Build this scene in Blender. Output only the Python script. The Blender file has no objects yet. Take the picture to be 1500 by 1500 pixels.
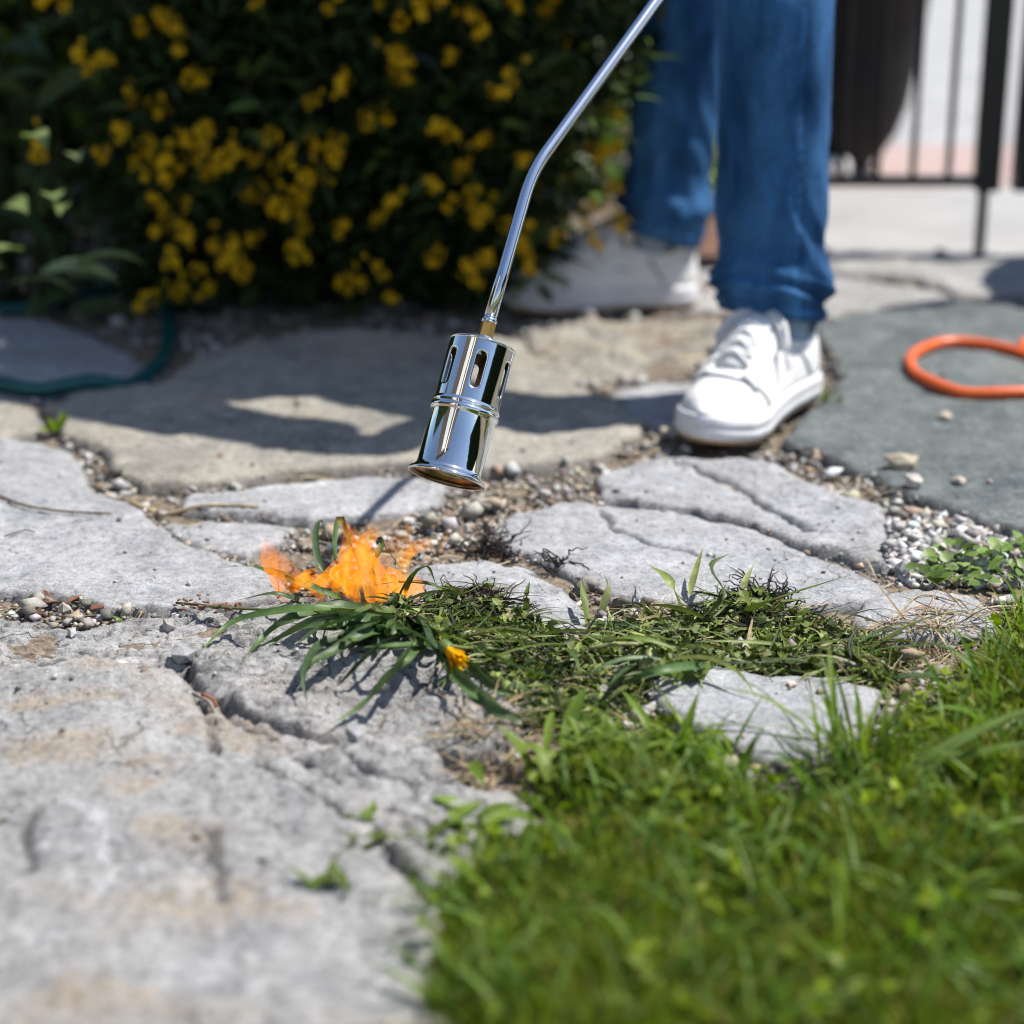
import bpy, bmesh, math, random
import numpy as np
from mathutils import Vector, Matrix
random.seed(11); R = np.random.default_rng(7)
C = bpy.context.scene.collection
S = bpy.context.scene
rad = math.radians

# ---------------------------------------------------------------- camera, sky, sun, exposure
CAM_H, F = 0.687, 3000.0                       # camera height (m); focal length in photo pixels (1500 wide)
TH = math.atan(1056 / F); CT, ST = math.cos(TH), math.sin(TH)
cd = bpy.data.cameras.new('camera'); cam = bpy.data.objects.new('camera', cd); C.objects.link(cam)
cam.location = (0, 0, CAM_H); cam.rotation_euler = (math.pi / 2 - TH, 0, 0)
cd.sensor_width = 36; cd.lens = 36 * F / 1500; cd.clip_start = 0.05; cd.clip_end = 500
cd.dof.use_dof = True; cd.dof.focus_distance = 1.80; cd.dof.aperture_fstop = 2.5; cd.dof.aperture_blades = 9
S.camera = cam
SUN_AZ, SUN_EL = rad(9), rad(61)              # azimuth measured from +X towards +Y
W = bpy.data.worlds.new('World'); S.world = W; W.use_nodes = True
wn = W.node_tree.nodes; sky = wn.new('ShaderNodeTexSky'); sky.sky_type = 'NISHITA'; sky.sun_disc = False
sky.sun_elevation = SUN_EL; sky.sun_rotation = math.pi / 2 - SUN_AZ
sky.air_density = 1.0; sky.dust_density = 0.6; sky.ozone_density = 2.2
wn['Background'].inputs['Strength'].default_value = 0.12
W.node_tree.links.new(sky.outputs['Color'], wn['Background'].inputs['Color'])
sl = bpy.data.lights.new('sun', 'SUN'); sl.energy = 4.9; sl.angle = rad(0.53); sl.color = (1, 0.95, 0.87)
sun = bpy.data.objects.new('sun', sl); C.objects.link(sun)
SV = Vector((math.cos(SUN_EL) * math.cos(SUN_AZ), math.cos(SUN_EL) * math.sin(SUN_AZ), math.sin(SUN_EL)))
sun.rotation_euler = SV.to_track_quat('Z', 'Y').to_euler(); sun.location = SV * 8
S.view_settings.view_transform = 'Standard'; S.view_settings.look = 'None'
S.view_settings.exposure = 0.53; S.view_settings.gamma = 1.0; S.view_settings.use_curve_mapping = False
S.cycles.max_bounces = 8; S.cycles.transparent_max_bounces = 24
S.cycles.use_denoising = True; S.cycles.filter_width = 1.0

# ---------------------------------------------------------------- helpers: places
def ray(x, y):
    u, v = (x - 750) / F, (y - 750) / F
    return np.array([u, CT - v * ST, -ST - v * CT])
def at(x, y, depth): return Vector(np.array([0, 0, CAM_H]) + ray(x, y) * depth)
def gp(x, y, h=0.0):
    r = ray(x, y); return Vector(np.array([0, 0, CAM_H]) + r * ((h - CAM_H) / r[2]))
def atY(x, y, Y):
    r = ray(x, y); return Vector(np.array([0, 0, CAM_H]) + r * (Y / r[1]))
def gpoly(pts): return np.array([gp(*p)[:2] for p in pts])

# ---------------------------------------------------------------- helpers: noise
_P = np.random.default_rng(3).permutation(512); _P = np.concatenate([_P, _P, _P])
_G = np.random.default_rng(4).normal(size=(512, 2)); _G /= np.linalg.norm(_G, axis=1)[:, None]
def noise2(x, y):
    x = np.asarray(x, float); y = np.asarray(y, float)
    xi = np.floor(x).astype(int); yi = np.floor(y).astype(int); xf, yf = x - xi, y - yi
    u = xf * xf * xf * (xf * (xf * 6 - 15) + 10); v = yf * yf * yf * (yf * (yf * 6 - 15) + 10)
    def g(a, b, dx, dy):
        k = _P[(_P[a & 511] + b) & 511]; return _G[k, 0] * dx + _G[k, 1] * dy
    n00, n10 = g(xi, yi, xf, yf), g(xi + 1, yi, xf - 1, yf)
    n01, n11 = g(xi, yi + 1, xf, yf - 1), g(xi + 1, yi + 1, xf - 1, yf - 1)
    a = n00 + u * (n10 - n00); b = n01 + u * (n11 - n01)
    return (a + v * (b - a)) * 1.4
def fbm(x, y, o=4, gain=0.5):
    t = 0; a = 1.0
    for i in range(o): t = t + a * noise2(x * 2 ** i + 17.3 * i, y * 2 ** i - 9.1 * i); a *= gain
    return t
def sdist(P, poly):                              # signed distance, positive inside
    x, y = P[:, 0], P[:, 1]; n = len(poly); d2 = np.full(len(P), 1e9); ins = np.zeros(len(P), bool)
    for i in range(n):
        a, b = poly[i], poly[(i + 1) % n]; e = b - a
        t = np.clip(((x - a[0]) * e[0] + (y - a[1]) * e[1]) / (e @ e + 1e-12), 0, 1)
        d2 = np.minimum(d2, (x - a[0] - t * e[0]) ** 2 + (y - a[1] - t * e[1]) ** 2)
        c = (a[1] > y) != (b[1] > y)
        ins ^= c & (x < (b[0] - a[0]) * (y - a[1]) / (b[1] - a[1] + 1e-15) + a[0])
    return np.where(ins, 1, -1) * np.sqrt(d2)
def ldist(P, line):
    x, y = P[:, 0], P[:, 1]; d2 = np.full(len(P), 1e9)
    for a, b in zip(line[:-1], line[1:]):
        e = b - a; t = np.clip(((x - a[0]) * e[0] + (y - a[1]) * e[1]) / (e @ e + 1e-12), 0, 1)
        d2 = np.minimum(d2, (x - a[0] - t * e[0]) ** 2 + (y - a[1] - t * e[1]) ** 2)
    return np.sqrt(d2)

# ---------------------------------------------------------------- helpers: objects
def tag(o, label=None, cat=None, group=None, kind=None):
    if label: o['label'] = label
    if cat: o['category'] = cat
    if group: o['group'] = group
    if kind: o['kind'] = kind
    return o
def empty(name, loc, label=None, cat=None, group=None, kind=None):
    o = bpy.data.objects.new(name, None); o.empty_display_size = 0.02; C.objects.link(o); o.location = loc
    return tag(o, label, cat, group, kind)
def mesh_data(name, V, Fc, col=None, smooth=True, attr='Col'):
    me = bpy.data.meshes.new(name); V = np.asarray(V, np.float32)
    if isinstance(Fc, np.ndarray):
        k = Fc.shape[1]; me.vertices.add(len(V)); me.vertices.foreach_set('co', V.ravel())
        me.loops.add(Fc.size); me.loops.foreach_set('vertex_index', Fc.astype(np.int32).ravel())
        me.polygons.add(len(Fc)); me.polygons.foreach_set('loop_start', np.arange(0, Fc.size, k, dtype=np.int32))
        me.update(calc_edges=True)
    else:
        me.from_pydata(V.tolist(), [], Fc)
    if smooth: me.polygons.foreach_set('use_smooth', np.ones(len(me.polygons), bool))
    if col is not None:
        a = me.attributes.new(attr, 'FLOAT_COLOR', 'POINT'); c = np.ones((len(V), 4), np.float32); c[:, :3] = col
        a.data.foreach_set('color', c.ravel())
    me.update(); return me
def obj(name, V, Fc, mat, parent=None, col=None, smooth=True, origin=None, attr='Col'):
    V = np.asarray(V, float)
    if parent is not None: off = np.array(WO(parent)); V = V - off
    elif origin is not None: V = V - np.array(origin)
    o = bpy.data.objects.new(name, mesh_data(name, V, Fc, col, smooth, attr)); C.objects.link(o)
    if mat: o.data.materials.append(mat)
    if parent is not None: o.parent = parent
    elif origin is not None: o.location = origin
    return o
def WO(o):                                       # world origin of an un-rotated parent chain
    v = Vector((0, 0, 0))
    while o: v = v + Vector(o.location); o = o.parent
    return v
class MB:                                        # collects verts/faces for one mesh
    def __init__(s): s.v = []; s.f = []; s.c = []
    def add(s, V, Fc, col=None):
        n = len(s.v); s.v += [tuple(p) for p in V]; s.f += [tuple(int(i) + n for i in f) for f in Fc]
        s.c += [tuple(col) if col is not None else (1, 1, 1)] * len(V)
    def build(s, name, mat, parent=None, smooth=True, origin=None): return obj(name, s.v, s.f, mat, parent, np.array(s.c), smooth, origin)
def frames(P):
    P = [Vector(p) for p in P]; T = []
    for i in range(len(P)): T.append((P[min(i + 1, len(P) - 1)] - P[max(i - 1, 0)]).normalized())
    n = T[0].orthogonal().normalized(); N = [n]
    for i in range(1, len(P)):
        n = T[i - 1].rotation_difference(T[i]) @ N[-1]; N.append((n - T[i] * n.dot(T[i])).normalized())
    return P, T, N
def tube(P, r, seg=12, cap=True):
    P, T, N = frames(P); rr = r if hasattr(r, '__len__') else [r] * len(P); V = []; Fc = []
    for p, t, n, q in zip(P, T, N, rr):
        b = t.cross(n)
        for k in range(seg):
            a = 2 * math.pi * k / seg; V.append(p + (n * math.cos(a) + b * math.sin(a)) * q)
    for i in range(len(P) - 1):
        for k in range(seg):
            k2 = (k + 1) % seg; Fc.append((i * seg + k, i * seg + k2, (i + 1) * seg + k2, (i + 1) * seg + k))
    if cap: Fc.append(tuple(range(seg))[::-1]); Fc.append(tuple(range((len(P) - 1) * seg, len(P) * seg)))
    return V, Fc
def spline(pts, n=8):                            # Catmull-Rom through points
    P = [Vector(p) for p in pts]; P = [P[0] * 2 - P[1]] + P + [P[-1] * 2 - P[-2]]; out = []
    for i in range(1, len(P) - 2):
        for j in range(n):
            t = j / n; a, b, c, d = P[i - 1:i + 3]
            out.append(0.5 * ((2 * b) + (c - a) * t + (2 * a - 5 * b + 4 * c - d) * t * t + (3 * b - a - 3 * c + d) * t ** 3))
    out.append(P[-2]); return out
def lathe(profile, axis_o, axis_d, seg=64):
    d = Vector(axis_d).normalized(); n = d.orthogonal().normalized(); b = d.cross(n); V = []; Fc = []
    for s, r in profile:
        for k in range(seg):
            a = 2 * math.pi * k / seg; V.append(Vector(axis_o) + d * s + (n * math.cos(a) + b * math.sin(a)) * r)
    for i in range(len(profile) - 1):
        for k in range(seg):
            k2 = (k + 1) % seg; Fc.append((i * seg + k, i * seg + k2, (i + 1) * seg + k2, (i + 1) * seg + k))
    return V, Fc
def box(c, s, rz=0):
    c = Vector(c); m = Matrix.Rotation(rz, 3, 'Z')
    V = [c + m @ Vector((x * s[0] / 2, y * s[1] / 2, z * s[2] / 2)) for x in (-1, 1) for y in (-1, 1) for z in (-1, 1)]
    return V, [(0, 1, 3, 2), (4, 6, 7, 5), (0, 4, 5, 1), (2, 3, 7, 6), (0, 2, 6, 4), (1, 5, 7, 3)]
def chip(c, s, sharp=0.35):                      # an angular stone, 20 triangles
    bm = bmesh.new(); bmesh.ops.create_icosphere(bm, subdivisions=1, radius=1)
    m = Matrix.Rotation(random.uniform(0, 6.28), 3, 'Z') @ Matrix.Rotation(random.uniform(-.5, .5), 3, 'X')
    V = []
    for v in bm.verts:
        k = random.uniform(1 - sharp, 1 + sharp * .6); V.append(Vector(c) + m @ Vector((v.co.x * s[0] * k, v.co.y * s[1] * k, v.co.z * s[2] * k)))
    Fc = [tuple(v.index for v in f.verts) for f in bm.faces]; bm.free(); return V, Fc
_cv = np.array([(x, y, z) for x in (-1, 1) for y in (-1, 1) for z in (-1, 1)], float) * .72
_cf = np.array([(0, 1, 3), (0, 3, 2), (4, 6, 7), (4, 7, 5), (0, 4, 5), (0, 5, 1), (2, 3, 7), (2, 7, 6), (0, 2, 6), (0, 6, 4), (1, 5, 7), (1, 7, 3)])
def chips(P, size, flat=0.65):                   # many angular shards at once, 12 triangles each
    n = len(P); k = 8
    J = _cv[None] * R.uniform(.45, 1.3, (n, k, 1)) * R.uniform(.65, 1.3, (n, 1, 3)); q = R.normal(size=(n, 3, 3)); q = np.linalg.qr(q)[0]
    J = np.einsum('nkj,nij->nki', J, q) * np.array([1, 1, flat])
    V = J * size[:, None, None] + P[:, None, :]
    return V.reshape(-1, 3), (_cf[None] + (np.arange(n) * k)[:, None, None]).reshape(-1, 3), k
def blades(B, head, length, width, rise, curl, K=5, fold=0.25, twist=None):
    """ribbons from base points B: heading, length, width, rise angle at the root, curl (bend down along the blade, radians)"""
    n = len(B); t = np.linspace(0, 1, K + 1); ang = rise[:, None] - curl[:, None] * t[None] ** 1.3
    ds = (length / K)[:, None]; ca, sa = np.cos(ang), np.sin(ang)
    hx = np.concatenate([np.zeros((n, 1)), np.cumsum(ca[:, :-1] * ds, 1)], 1); hz = np.concatenate([np.zeros((n, 1)), np.cumsum(sa[:, :-1] * ds, 1)], 1)
    hd = head[:, None] + (twist[:, None] * t[None] if twist is not None else 0)
    side = np.stack([-np.sin(hd) + 0 * hx, np.cos(hd) + 0 * hx, 0 * hx], -1)
    dirx = np.concatenate([np.zeros((n, 1)), np.cumsum((ca * np.cos(hd))[:, :-1] * ds, 1)], 1); diry = np.concatenate([np.zeros((n, 1)), np.cumsum((ca * np.sin(hd))[:, :-1] * ds, 1)], 1)
    P = np.stack([dirx, diry, hz], -1) + B[:, None, :]
    w = (width[:, None] * np.sin(np.pi * (0.16 + 0.84 * t[None])) ** 0.7 * (1 - t[None] ** 3) + 0.0002)[..., None] * .5
    up = np.stack([-np.sin(ang) * np.cos(hd), -np.sin(ang) * np.sin(hd), np.cos(ang)], -1)
    roll = R.normal(0, .5, (n, 1, 1)); sd = side * np.cos(roll) + up * np.sin(roll)
    Vv = np.stack([P - sd * w + up * w * fold, P - up * w * fold * .6, P + sd * w + up * w * fold], 2)   # n,K+1,3,3
    idx = np.arange(n * (K + 1) * 3).reshape(n, K + 1, 3); q = []
    for c in (0, 1): q.append(np.stack([idx[:, :-1, c], idx[:, :-1, c + 1], idx[:, 1:, c + 1], idx[:, 1:, c]], -1).reshape(-1, 4))
    return Vv.reshape(-1, 3), np.concatenate(q), (K + 1) * 3
def scatter(poly, n):
    lo, hi = poly.min(0), poly.max(0); out = np.zeros((0, 2))
    while len(out) < n:
        p = R.uniform(lo, hi, (n * 2, 2)); out = np.concatenate([out, p[sdist(p, poly) > 0]])
    return out[:n]
def pick(cols, n, jit=.15):
    c = np.array(cols)[R.integers(0, len(cols), n)]; return np.clip(c * (1 + R.normal(0, jit, (n, 1))) * (1 + R.normal(0, jit * .16, (n, 3))), .004, .95)

# ---------------------------------------------------------------- materials
def mat(name):
    m = bpy.data.materials.new(name); m.use_nodes = True; nt = m.node_tree; b = nt.nodes['Principled BSDF']; return m, nt, b
def N(nt, t, **k):
    n = nt.nodes.new(t)
    for a, v in k.items():
        if a in n.inputs: n.inputs[a].default_value = v
        else: setattr(n, a, v)
    return n
def L(nt, a, b): nt.links.new(a, b)
def noise_n(nt, scale, detail=4, rough=.55, vec=None, stretch=None):
    n = N(nt, 'ShaderNodeTexNoise'); n.inputs['Scale'].default_value = scale; n.inputs['Detail'].default_value = detail; n.inputs['Roughness'].default_value = rough
    g = N(nt, 'ShaderNodeNewGeometry') if vec is None else None; src = g.outputs['Position'] if g else vec
    if stretch:
        mp = N(nt, 'ShaderNodeMapping'); mp.inputs['Scale'].default_value = stretch; L(nt, src, mp.inputs['Vector']); src = mp.outputs['Vector']
    L(nt, src, n.inputs['Vector']); return n.outputs['Fac']
def ramp(nt, fac, stops):
    r = N(nt, 'ShaderNodeValToRGB'); e = r.color_ramp.elements
    while len(e) < len(stops): e.new(0.5)
    for q, (p, c) in zip(e, stops): q.position = p; q.color = (*c, 1) if len(c) == 3 else c
    L(nt, fac, r.inputs['Fac']); return r.outputs['Color']
def mixc(nt, fac, a, b, mode='MIX'):
    m = N(nt, 'ShaderNodeMix', data_type='RGBA', blend_type=mode)
    for v, s in ((fac, m.inputs[0]), (a, m.inputs[6]), (b, m.inputs[7])):
        if isinstance(v, (int, float)): s.default_value = v
        elif isinstance(v, tuple): s.default_value = (*v, 1)
        else: L(nt, v, s)
    return m.outputs[2]
def bump(nt, b, h, strength=.3, dist=.002, prev=None):
    n = N(nt, 'ShaderNodeBump'); n.inputs['Strength'].default_value = strength; n.inputs['Distance'].default_value = dist; L(nt, h, n.inputs['Height'])
    if prev is not None: L(nt, prev, n.inputs['Normal'])
    if b is not None: L(nt, n.outputs['Normal'], b.inputs['Normal'])
    return n.outputs['Normal']
def attr_n(nt, name='Col'): a = N(nt, 'ShaderNodeAttribute'); a.attribute_name = name; return a
W1, K0 = (1, 1, 1), (0, 0, 0)
def stone_mat(name, base, alt, tan, flecks=.5, hair=.5, rough=1.0):
    m, nt, b = mat(name); at_ = attr_n(nt, 'Stain'); sp = N(nt, 'ShaderNodeSeparateColor'); L(nt, at_.outputs['Color'], sp.inputs[0])
    c = mixc(nt, ramp(nt, noise_n(nt, 9, 7, .6), [(.38, K0), (.62, W1)]), base, alt)
    c = mixc(nt, ramp(nt, noise_n(nt, 34, 6, .7), [(.46, K0), (.68, W1)]), c, tuple(min(.6, x * 1.2) for x in base))
    c = mixc(nt, 1.0, c, ramp(nt, noise_n(nt, 3.5, 5, .6), [(.3, (.86,) * 3), (.7, (1.08,) * 3)]), 'MULTIPLY')
    tn = N(nt, 'ShaderNodeMath', operation='MULTIPLY'); L(nt, sp.outputs[0], tn.inputs[0]); L(nt, ramp(nt, noise_n(nt, 110, 6, .75), [(.38, (.15,) * 3), (.6, W1)]), tn.inputs[1])
    c = mixc(nt, tn.outputs[0], c, tan); c = mixc(nt, sp.outputs[1], c, (.66, .66, .67)); c = mixc(nt, sp.outputs[2], c, (.11, .11, .115))
    # grain, chipped flecks running with the bedding, dark pits, hairline cracks
    c = mixc(nt, 1.0, c, ramp(nt, noise_n(nt, 140, 6, .75), [(.34, (.60,) * 3), (.50, W1), (.70, (1.14,) * 3)]), 'MULTIPLY')
    c = mixc(nt, 1.0, c, ramp(nt, noise_n(nt, 520, 3, .7), [(.3, (.70,) * 3), (.5, W1), (.8, (1.12,) * 3)]), 'MULTIPLY')
    flh = noise_n(nt, 75, 5, .65, stretch=(.4, 1.7, 1)); c = mixc(nt, ramp(nt, flh, [(.63, K0), (.69, (flecks,) * 3)]), c, tuple(x * .36 for x in base))
    g = N(nt, 'ShaderNodeNewGeometry'); wz = N(nt, 'ShaderNodeTexNoise', Scale=22.0, Detail=4.0); L(nt, g.outputs['Position'], wz.inputs['Vector'])
    va = N(nt, 'ShaderNodeVectorMath', operation='MULTIPLY_ADD'); L(nt, wz.outputs['Color'], va.inputs[0]); va.inputs[1].default_value = (.09, .09, .09); L(nt, g.outputs['Position'], va.inputs[2])
    vo = N(nt, 'ShaderNodeTexVoronoi', feature='DISTANCE_TO_EDGE'); vo.inputs['Scale'].default_value = 15; L(nt, va.outputs[0], vo.inputs['Vector'])
    ln = ramp(nt, vo.outputs['Distance'], [(.0, W1), (.022, K0)]); mk = mixc(nt, 1.0, ln, ramp(nt, noise_n(nt, 8, 3), [(.5, K0), (.6, (hair,) * 3)]), 'MULTIPLY')
    c = mixc(nt, mk, c, tuple(x * .25 for x in base))
    L(nt, c, b.inputs['Base Color']); b.inputs['Roughness'].default_value = .85; b.inputs['Specular IOR Level'].default_value = .25
    p = bump(nt, None, noise_n(nt, 45, 7, .7), .7 * rough, .010); p = bump(nt, None, noise_n(nt, 260, 5, .75), .6 * rough, .003, p); p = bump(nt, None, mk, .6, -.004, p)
    p = bump(nt, b, flh, .5, -.005, p); return m
M = {}
M['grey'] = stone_mat('grey_limestone', (.43, .435, .452), (.33, .338, .355), (.40, .325, .24), .7, .45, 1.0)
M['rough'] = stone_mat('rough_limestone', (.53, .52, .51), (.39, .39, .395), (.47, .385, .29), .85, .9, 1.6)
M['tan'] = stone_mat('tan_limestone', (.43, .405, .35), (.32, .31, .28), (.42, .335, .23), .6, .4, 1.2)
M['teal'] = stone_mat('green_grey_slate', (.20, .222, .222), (.11, .135, .138), (.33, .32, .29), .6, .4, 1.2)
M['pale'] = stone_mat('pale_stone', (.41, .405, .395), (.34, .335, .33), (.40, .34, .27))
def simple(name, col, rough=.6, metal=0, noise=None, bumpv=None, **k):
    m, nt, b = mat(name); b.inputs['Roughness'].default_value = rough; b.inputs['Metallic'].default_value = metal
    if noise:
        L(nt, mixc(nt, ramp(nt, noise_n(nt, noise[0], 5, .6), [(.35, K0), (.65, W1)]), col, noise[1]), b.inputs['Base Color'])
    else: b.inputs['Base Color'].default_value = (*col, 1)
    if bumpv: bump(nt, b, noise_n(nt, bumpv[0], 5, .6), bumpv[1], bumpv[2])
    for a, v in k.items(): b.inputs[a].default_value = v
    return m
def vcol(name, rough=.7, trans=0.0, spec=.3, bumpv=None, vary=None):     # colour carried by the piece itself
    m, nt, b = mat(name); a = attr_n(nt); c = a.outputs['Color']
    if vary: c = mixc(nt, 1.0, c, ramp(nt, noise_n(nt, vary[0], 4, .6), [(.3, (vary[1],) * 3), (.7, (vary[2],) * 3)]), 'MULTIPLY')
    L(nt, c, b.inputs['Base Color']); b.inputs['Roughness'].default_value = rough; b.inputs['Specular IOR Level'].default_value = spec
    if bumpv: bump(nt, b, noise_n(nt, bumpv[0], 4, .6), bumpv[1], bumpv[2])
    if trans:
        t = N(nt, 'ShaderNodeBsdfTranslucent'); L(nt, mixc(nt, 1.0, c, (1.15, 1.25, .6), 'MULTIPLY'), t.inputs['Color'])
        x = N(nt, 'ShaderNodeMixShader'); x.inputs[0].default_value = trans; L(nt, b.outputs[0], x.inputs[1]); L(nt, t.outputs[0], x.inputs[2])
        L(nt, x.outputs[0], nt.nodes['Material Output'].inputs['Surface'])
    return m
M['pebble'] = vcol('gravel_stone', .85, 0, .25, (160, .5, .002), (90, .72, 1.15))
M['grass'] = vcol('grass_blade', .42, .4, .22, None, (60, .8, 1.2))
M['leaf'] = vcol('weed_leaf', .45, .25, .35, (140, .35, .001), (70, .7, 1.25))
M['shrub'] = vcol('shrub_leaf', .45, .22, .3)
M['petal'] = vcol('yellow_petal', .6, .35, .2)
M['dry'] = vcol('dry_litter', .85, .1, .15, (120, .4, .001), (90, .7, 1.2))
M['char'] = vcol('charred_strand', .75, 0, .2)
M['soil'] = simple('soil', (.10, .075, .055), .95, 0, (30, (.17, .135, .10)), (60, .8, .01))
M['bed'] = simple('gravel_bed', (.085, .062, .045), .95, 0, (130, (.27, .22, .165)), (150, .9, .006))
M['chrome'] = simple('chromed_steel', (.78, .77, .75), .055, 1.0, None, (26, .03, .002))
M['tube'] = simple('zinc_plated_tube', (.66, .68, .72), .13, 1.0)
M['inner'] = simple('heat_tinted_steel', (.42, .27, .15), .3, 1.0, (60, (.2, .13, .09)))
M['brass'] = simple('brass', (.50, .33, .11), .32, .9, None, (200, .1, .001))
M['black'] = simple('black_paint', (.012, .012, .013), .35)
M['rubber'] = simple('black_rubber', (.008, .008, .009), .7, **{'Specular IOR Level': .2})
M['orange'] = simple('orange_hose', (.72, .13, .025), .38, 0, (60, (.62, .10, .02)))
M['hose'] = simple('teal_hose', (.0, .085, .085), .38, 0, (40, (.0, .06, .065)))
M['white'] = simple('white_leather', (.78, .78, .78), .7, 0, (60, (.74, .74, .74)), (260, .12, .001), **{'Specular IOR Level': .25})
M['sole'] = simple('white_rubber_sole', (.74, .74, .77), .55, 0, (35, (.64, .63, .64)))
M['gum'] = simple('gum_outsole', (.50, .30, .13), .7)
M['lace'] = simple('white_lace', (.74, .74, .74), .85, 0, None, (900, .5, .001))
M['seam'] = simple('grey_seam', (.26, .27, .29), .8)
M['sock'] = simple('blue_grey_sock', (.30, .39, .50), .9, 0, None, (700, .5, .001))
M['skin'] = simple('skin', (.56, .34, .25), .5)
M['hair'] = simple('brown_hair', (.05, .03, .02), .5)
M['shirt'] = simple('grey_shirt', (.10, .11, .13), .9)
M['pave'] = simple('pale_pavement', (.37, .365, .36), .9, 0, (6, (.29, .287, .285)), (60, .5, .004))
M['redpave'] = simple('pink_paving', (.42, .31, .28), .9, 0, (40, (.36, .27, .25)), (60, .5, .004))
M['mulch'] = simple('brown_mulch', (.12, .055, .035), .95, 0, (60, (.2, .11, .075)), (90, .9, .01))
M['ceramic'] = simple('white_ceramic', (.75, .75, .74), .4)
M['planter'] = simple('grey_planter', (.3, .3, .3), .8, 0, (30, (.24, .24, .24)))
def denim():
    m, nt, b = mat('blue_denim'); a = attr_n(nt)
    c = mixc(nt, ramp(nt, noise_n(nt, 18, 5, .6, stretch=(1, 1, .35)), [(.35, K0), (.7, W1)]), (.007, .045, .125), (.050, .165, .37))
    c = mixc(nt, 1.0, c, ramp(nt, noise_n(nt, 900, 2, .6, stretch=(1, 1, .3)), [(.3, (.65,) * 3), (.7, (1.3,) * 3)]), 'MULTIPLY')
    c = mixc(nt, 1.0, c, a.outputs['Color'], 'MULTIPLY')
    L(nt, c, b.inputs['Base Color']); b.inputs['Roughness'].default_value = .85; b.inputs['Specular IOR Level'].default_value = .2
    p = bump(nt, None, noise_n(nt, 700, 2, .6), .3, .001); bump(nt, b, noise_n(nt, 40, 4, .55), .35, .004, p); return m
M['denim'] = denim()
def flame_mat():
    m, nt, b = mat('burning_flame'); nt.nodes.remove(b); a = attr_n(nt); sp = N(nt, 'ShaderNodeSeparateColor'); L(nt, a.outputs['Color'], sp.inputs[0])
    nz = noise_n(nt, 85, 4, .6, stretch=(1, 1, .28))
    e = N(nt, 'ShaderNodeEmission'); hm = N(nt, 'ShaderNodeMath', operation='MULTIPLY_ADD'); L(nt, nz, hm.inputs[0]); hm.inputs[1].default_value = 1.5; hm.inputs[2].default_value = -.75; ha = N(nt, 'ShaderNodeMath', operation='ADD'); L(nt, hm.outputs[0], ha.inputs[0]); L(nt, sp.outputs[1], ha.inputs[1])
    L(nt, ramp(nt, ha.outputs[0], [(0, (.85, .17, .002)), (.2, (1, .23, .003)), (.55, (1, .36, .008)), (1, (1, .62, .14))]), e.inputs['Color']); e.inputs['Strength'].default_value = 1.0
    t = N(nt, 'ShaderNodeBsdfTransparent'); x = N(nt, 'ShaderNodeMixShader')
    f = N(nt, 'ShaderNodeMath', operation='MULTIPLY'); L(nt, ramp(nt, nz, [(.34, (.16,) * 3), (.48, (.55,) * 3), (.62, W1)]), f.inputs[0]); L(nt, sp.outputs[0], f.inputs[1])
    L(nt, f.outputs[0], x.inputs[0]); L(nt, t.outputs[0], x.inputs[1]); L(nt, e.outputs[0], x.inputs[2])
    L(nt, x.outputs[0], nt.nodes['Material Output'].inputs['Surface']); return m
M['flame'] = flame_mat()

# ---------------------------------------------------------------- setting: stones of the path
def stone(px, m, top=0.0, rough=.004, edge=.004, ew=.005, warp=.005, cracks=(), grow=.0035, res=.004, ridge=0., tan=.3, dark=.0, marks=(), tilt=(0, 0)):
    return dict(poly=gpoly(px), m=m, top=top, rough=rough, edge=edge, ew=ew, warp=warp, res=res, ridge=ridge, tan=tan, dark=dark, tilt=tilt, grow=grow,
                cracks=[(gpoly(c[0]), c[1], c[2]) for c in cracks], marks=[(gpoly(c[0]), c[1], c[2]) for c in marks], seed=random.uniform(0, 90))
ST_ = []
def add(*a, **k): ST_.append(stone(*a, **k))
add([(-330, 640), (0, 645), (68, 650), (100, 663), (122, 690), (152, 720), (192, 738), (232, 772), (268, 797), (332, 822), (382, 842), (408, 862), (402, 880), (330, 890), (250, 894), (165, 892), (138, 878), (60, 872), (0, 868), (-330, 862)],
    'grey', .004, .003, res=.004, tan=.05, ridge=.0015)
add([(66, 600), (140, 575), (240, 560), (300, 520), (420, 492), (600, 488), (760, 500), (800, 540), (850, 572), (900, 592), (942, 622), (938, 642), (885, 668), (800, 684), (720, 694), (640, 690), (590, 682), (500, 690), (420, 692), (350, 706), (270, 713), (215, 711), (180, 698), (165, 676), (150, 652), (96, 642)],
    'tan', .005, .004, res=.005, tan=.35, ridge=.002, dark=.12)
add([(-330, 592), (0, 592), (48, 594), (58, 612), (58, 632), (0, 639), (-330, 632)], 'tan', .003, res=.006)
add([(-330, 468), (40, 466), (140, 490), (215, 530), (190, 562), (60, 586), (-330, 584)], 'grey', .0, res=.008, tan=.4)
add([(268, 722), (350, 713), (480, 700), (600, 692), (655, 703), (648, 735), (570, 753), (450, 762), (385, 752), (300, 747), (262, 740)], 'grey', .0, res=.004, tan=.1, marks=[([(285, 722), (380, 716), (478, 709)], 1, .004)])
add([(238, 765), (300, 755), (380, 760), (432, 768), (405, 792), (352, 812), (318, 803), (262, 782)], 'grey', -.002, res=.004)
add([(880, 696), (930, 681), (1000, 674), (1062, 679), (1130, 686), (1205, 712), (1295, 748), (1303, 790), (1288, 828), (1250, 820), (1170, 797), (1080, 762), (1000, 745), (940, 737), (888, 726)],
    'grey', .003, .004, grow=.006, res=.004, tan=.12, cracks=[([(1000, 685), (1070, 705), (1120, 735), (1165, 765), (1180, 785)], .006, .010)], ridge=.003)
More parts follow.
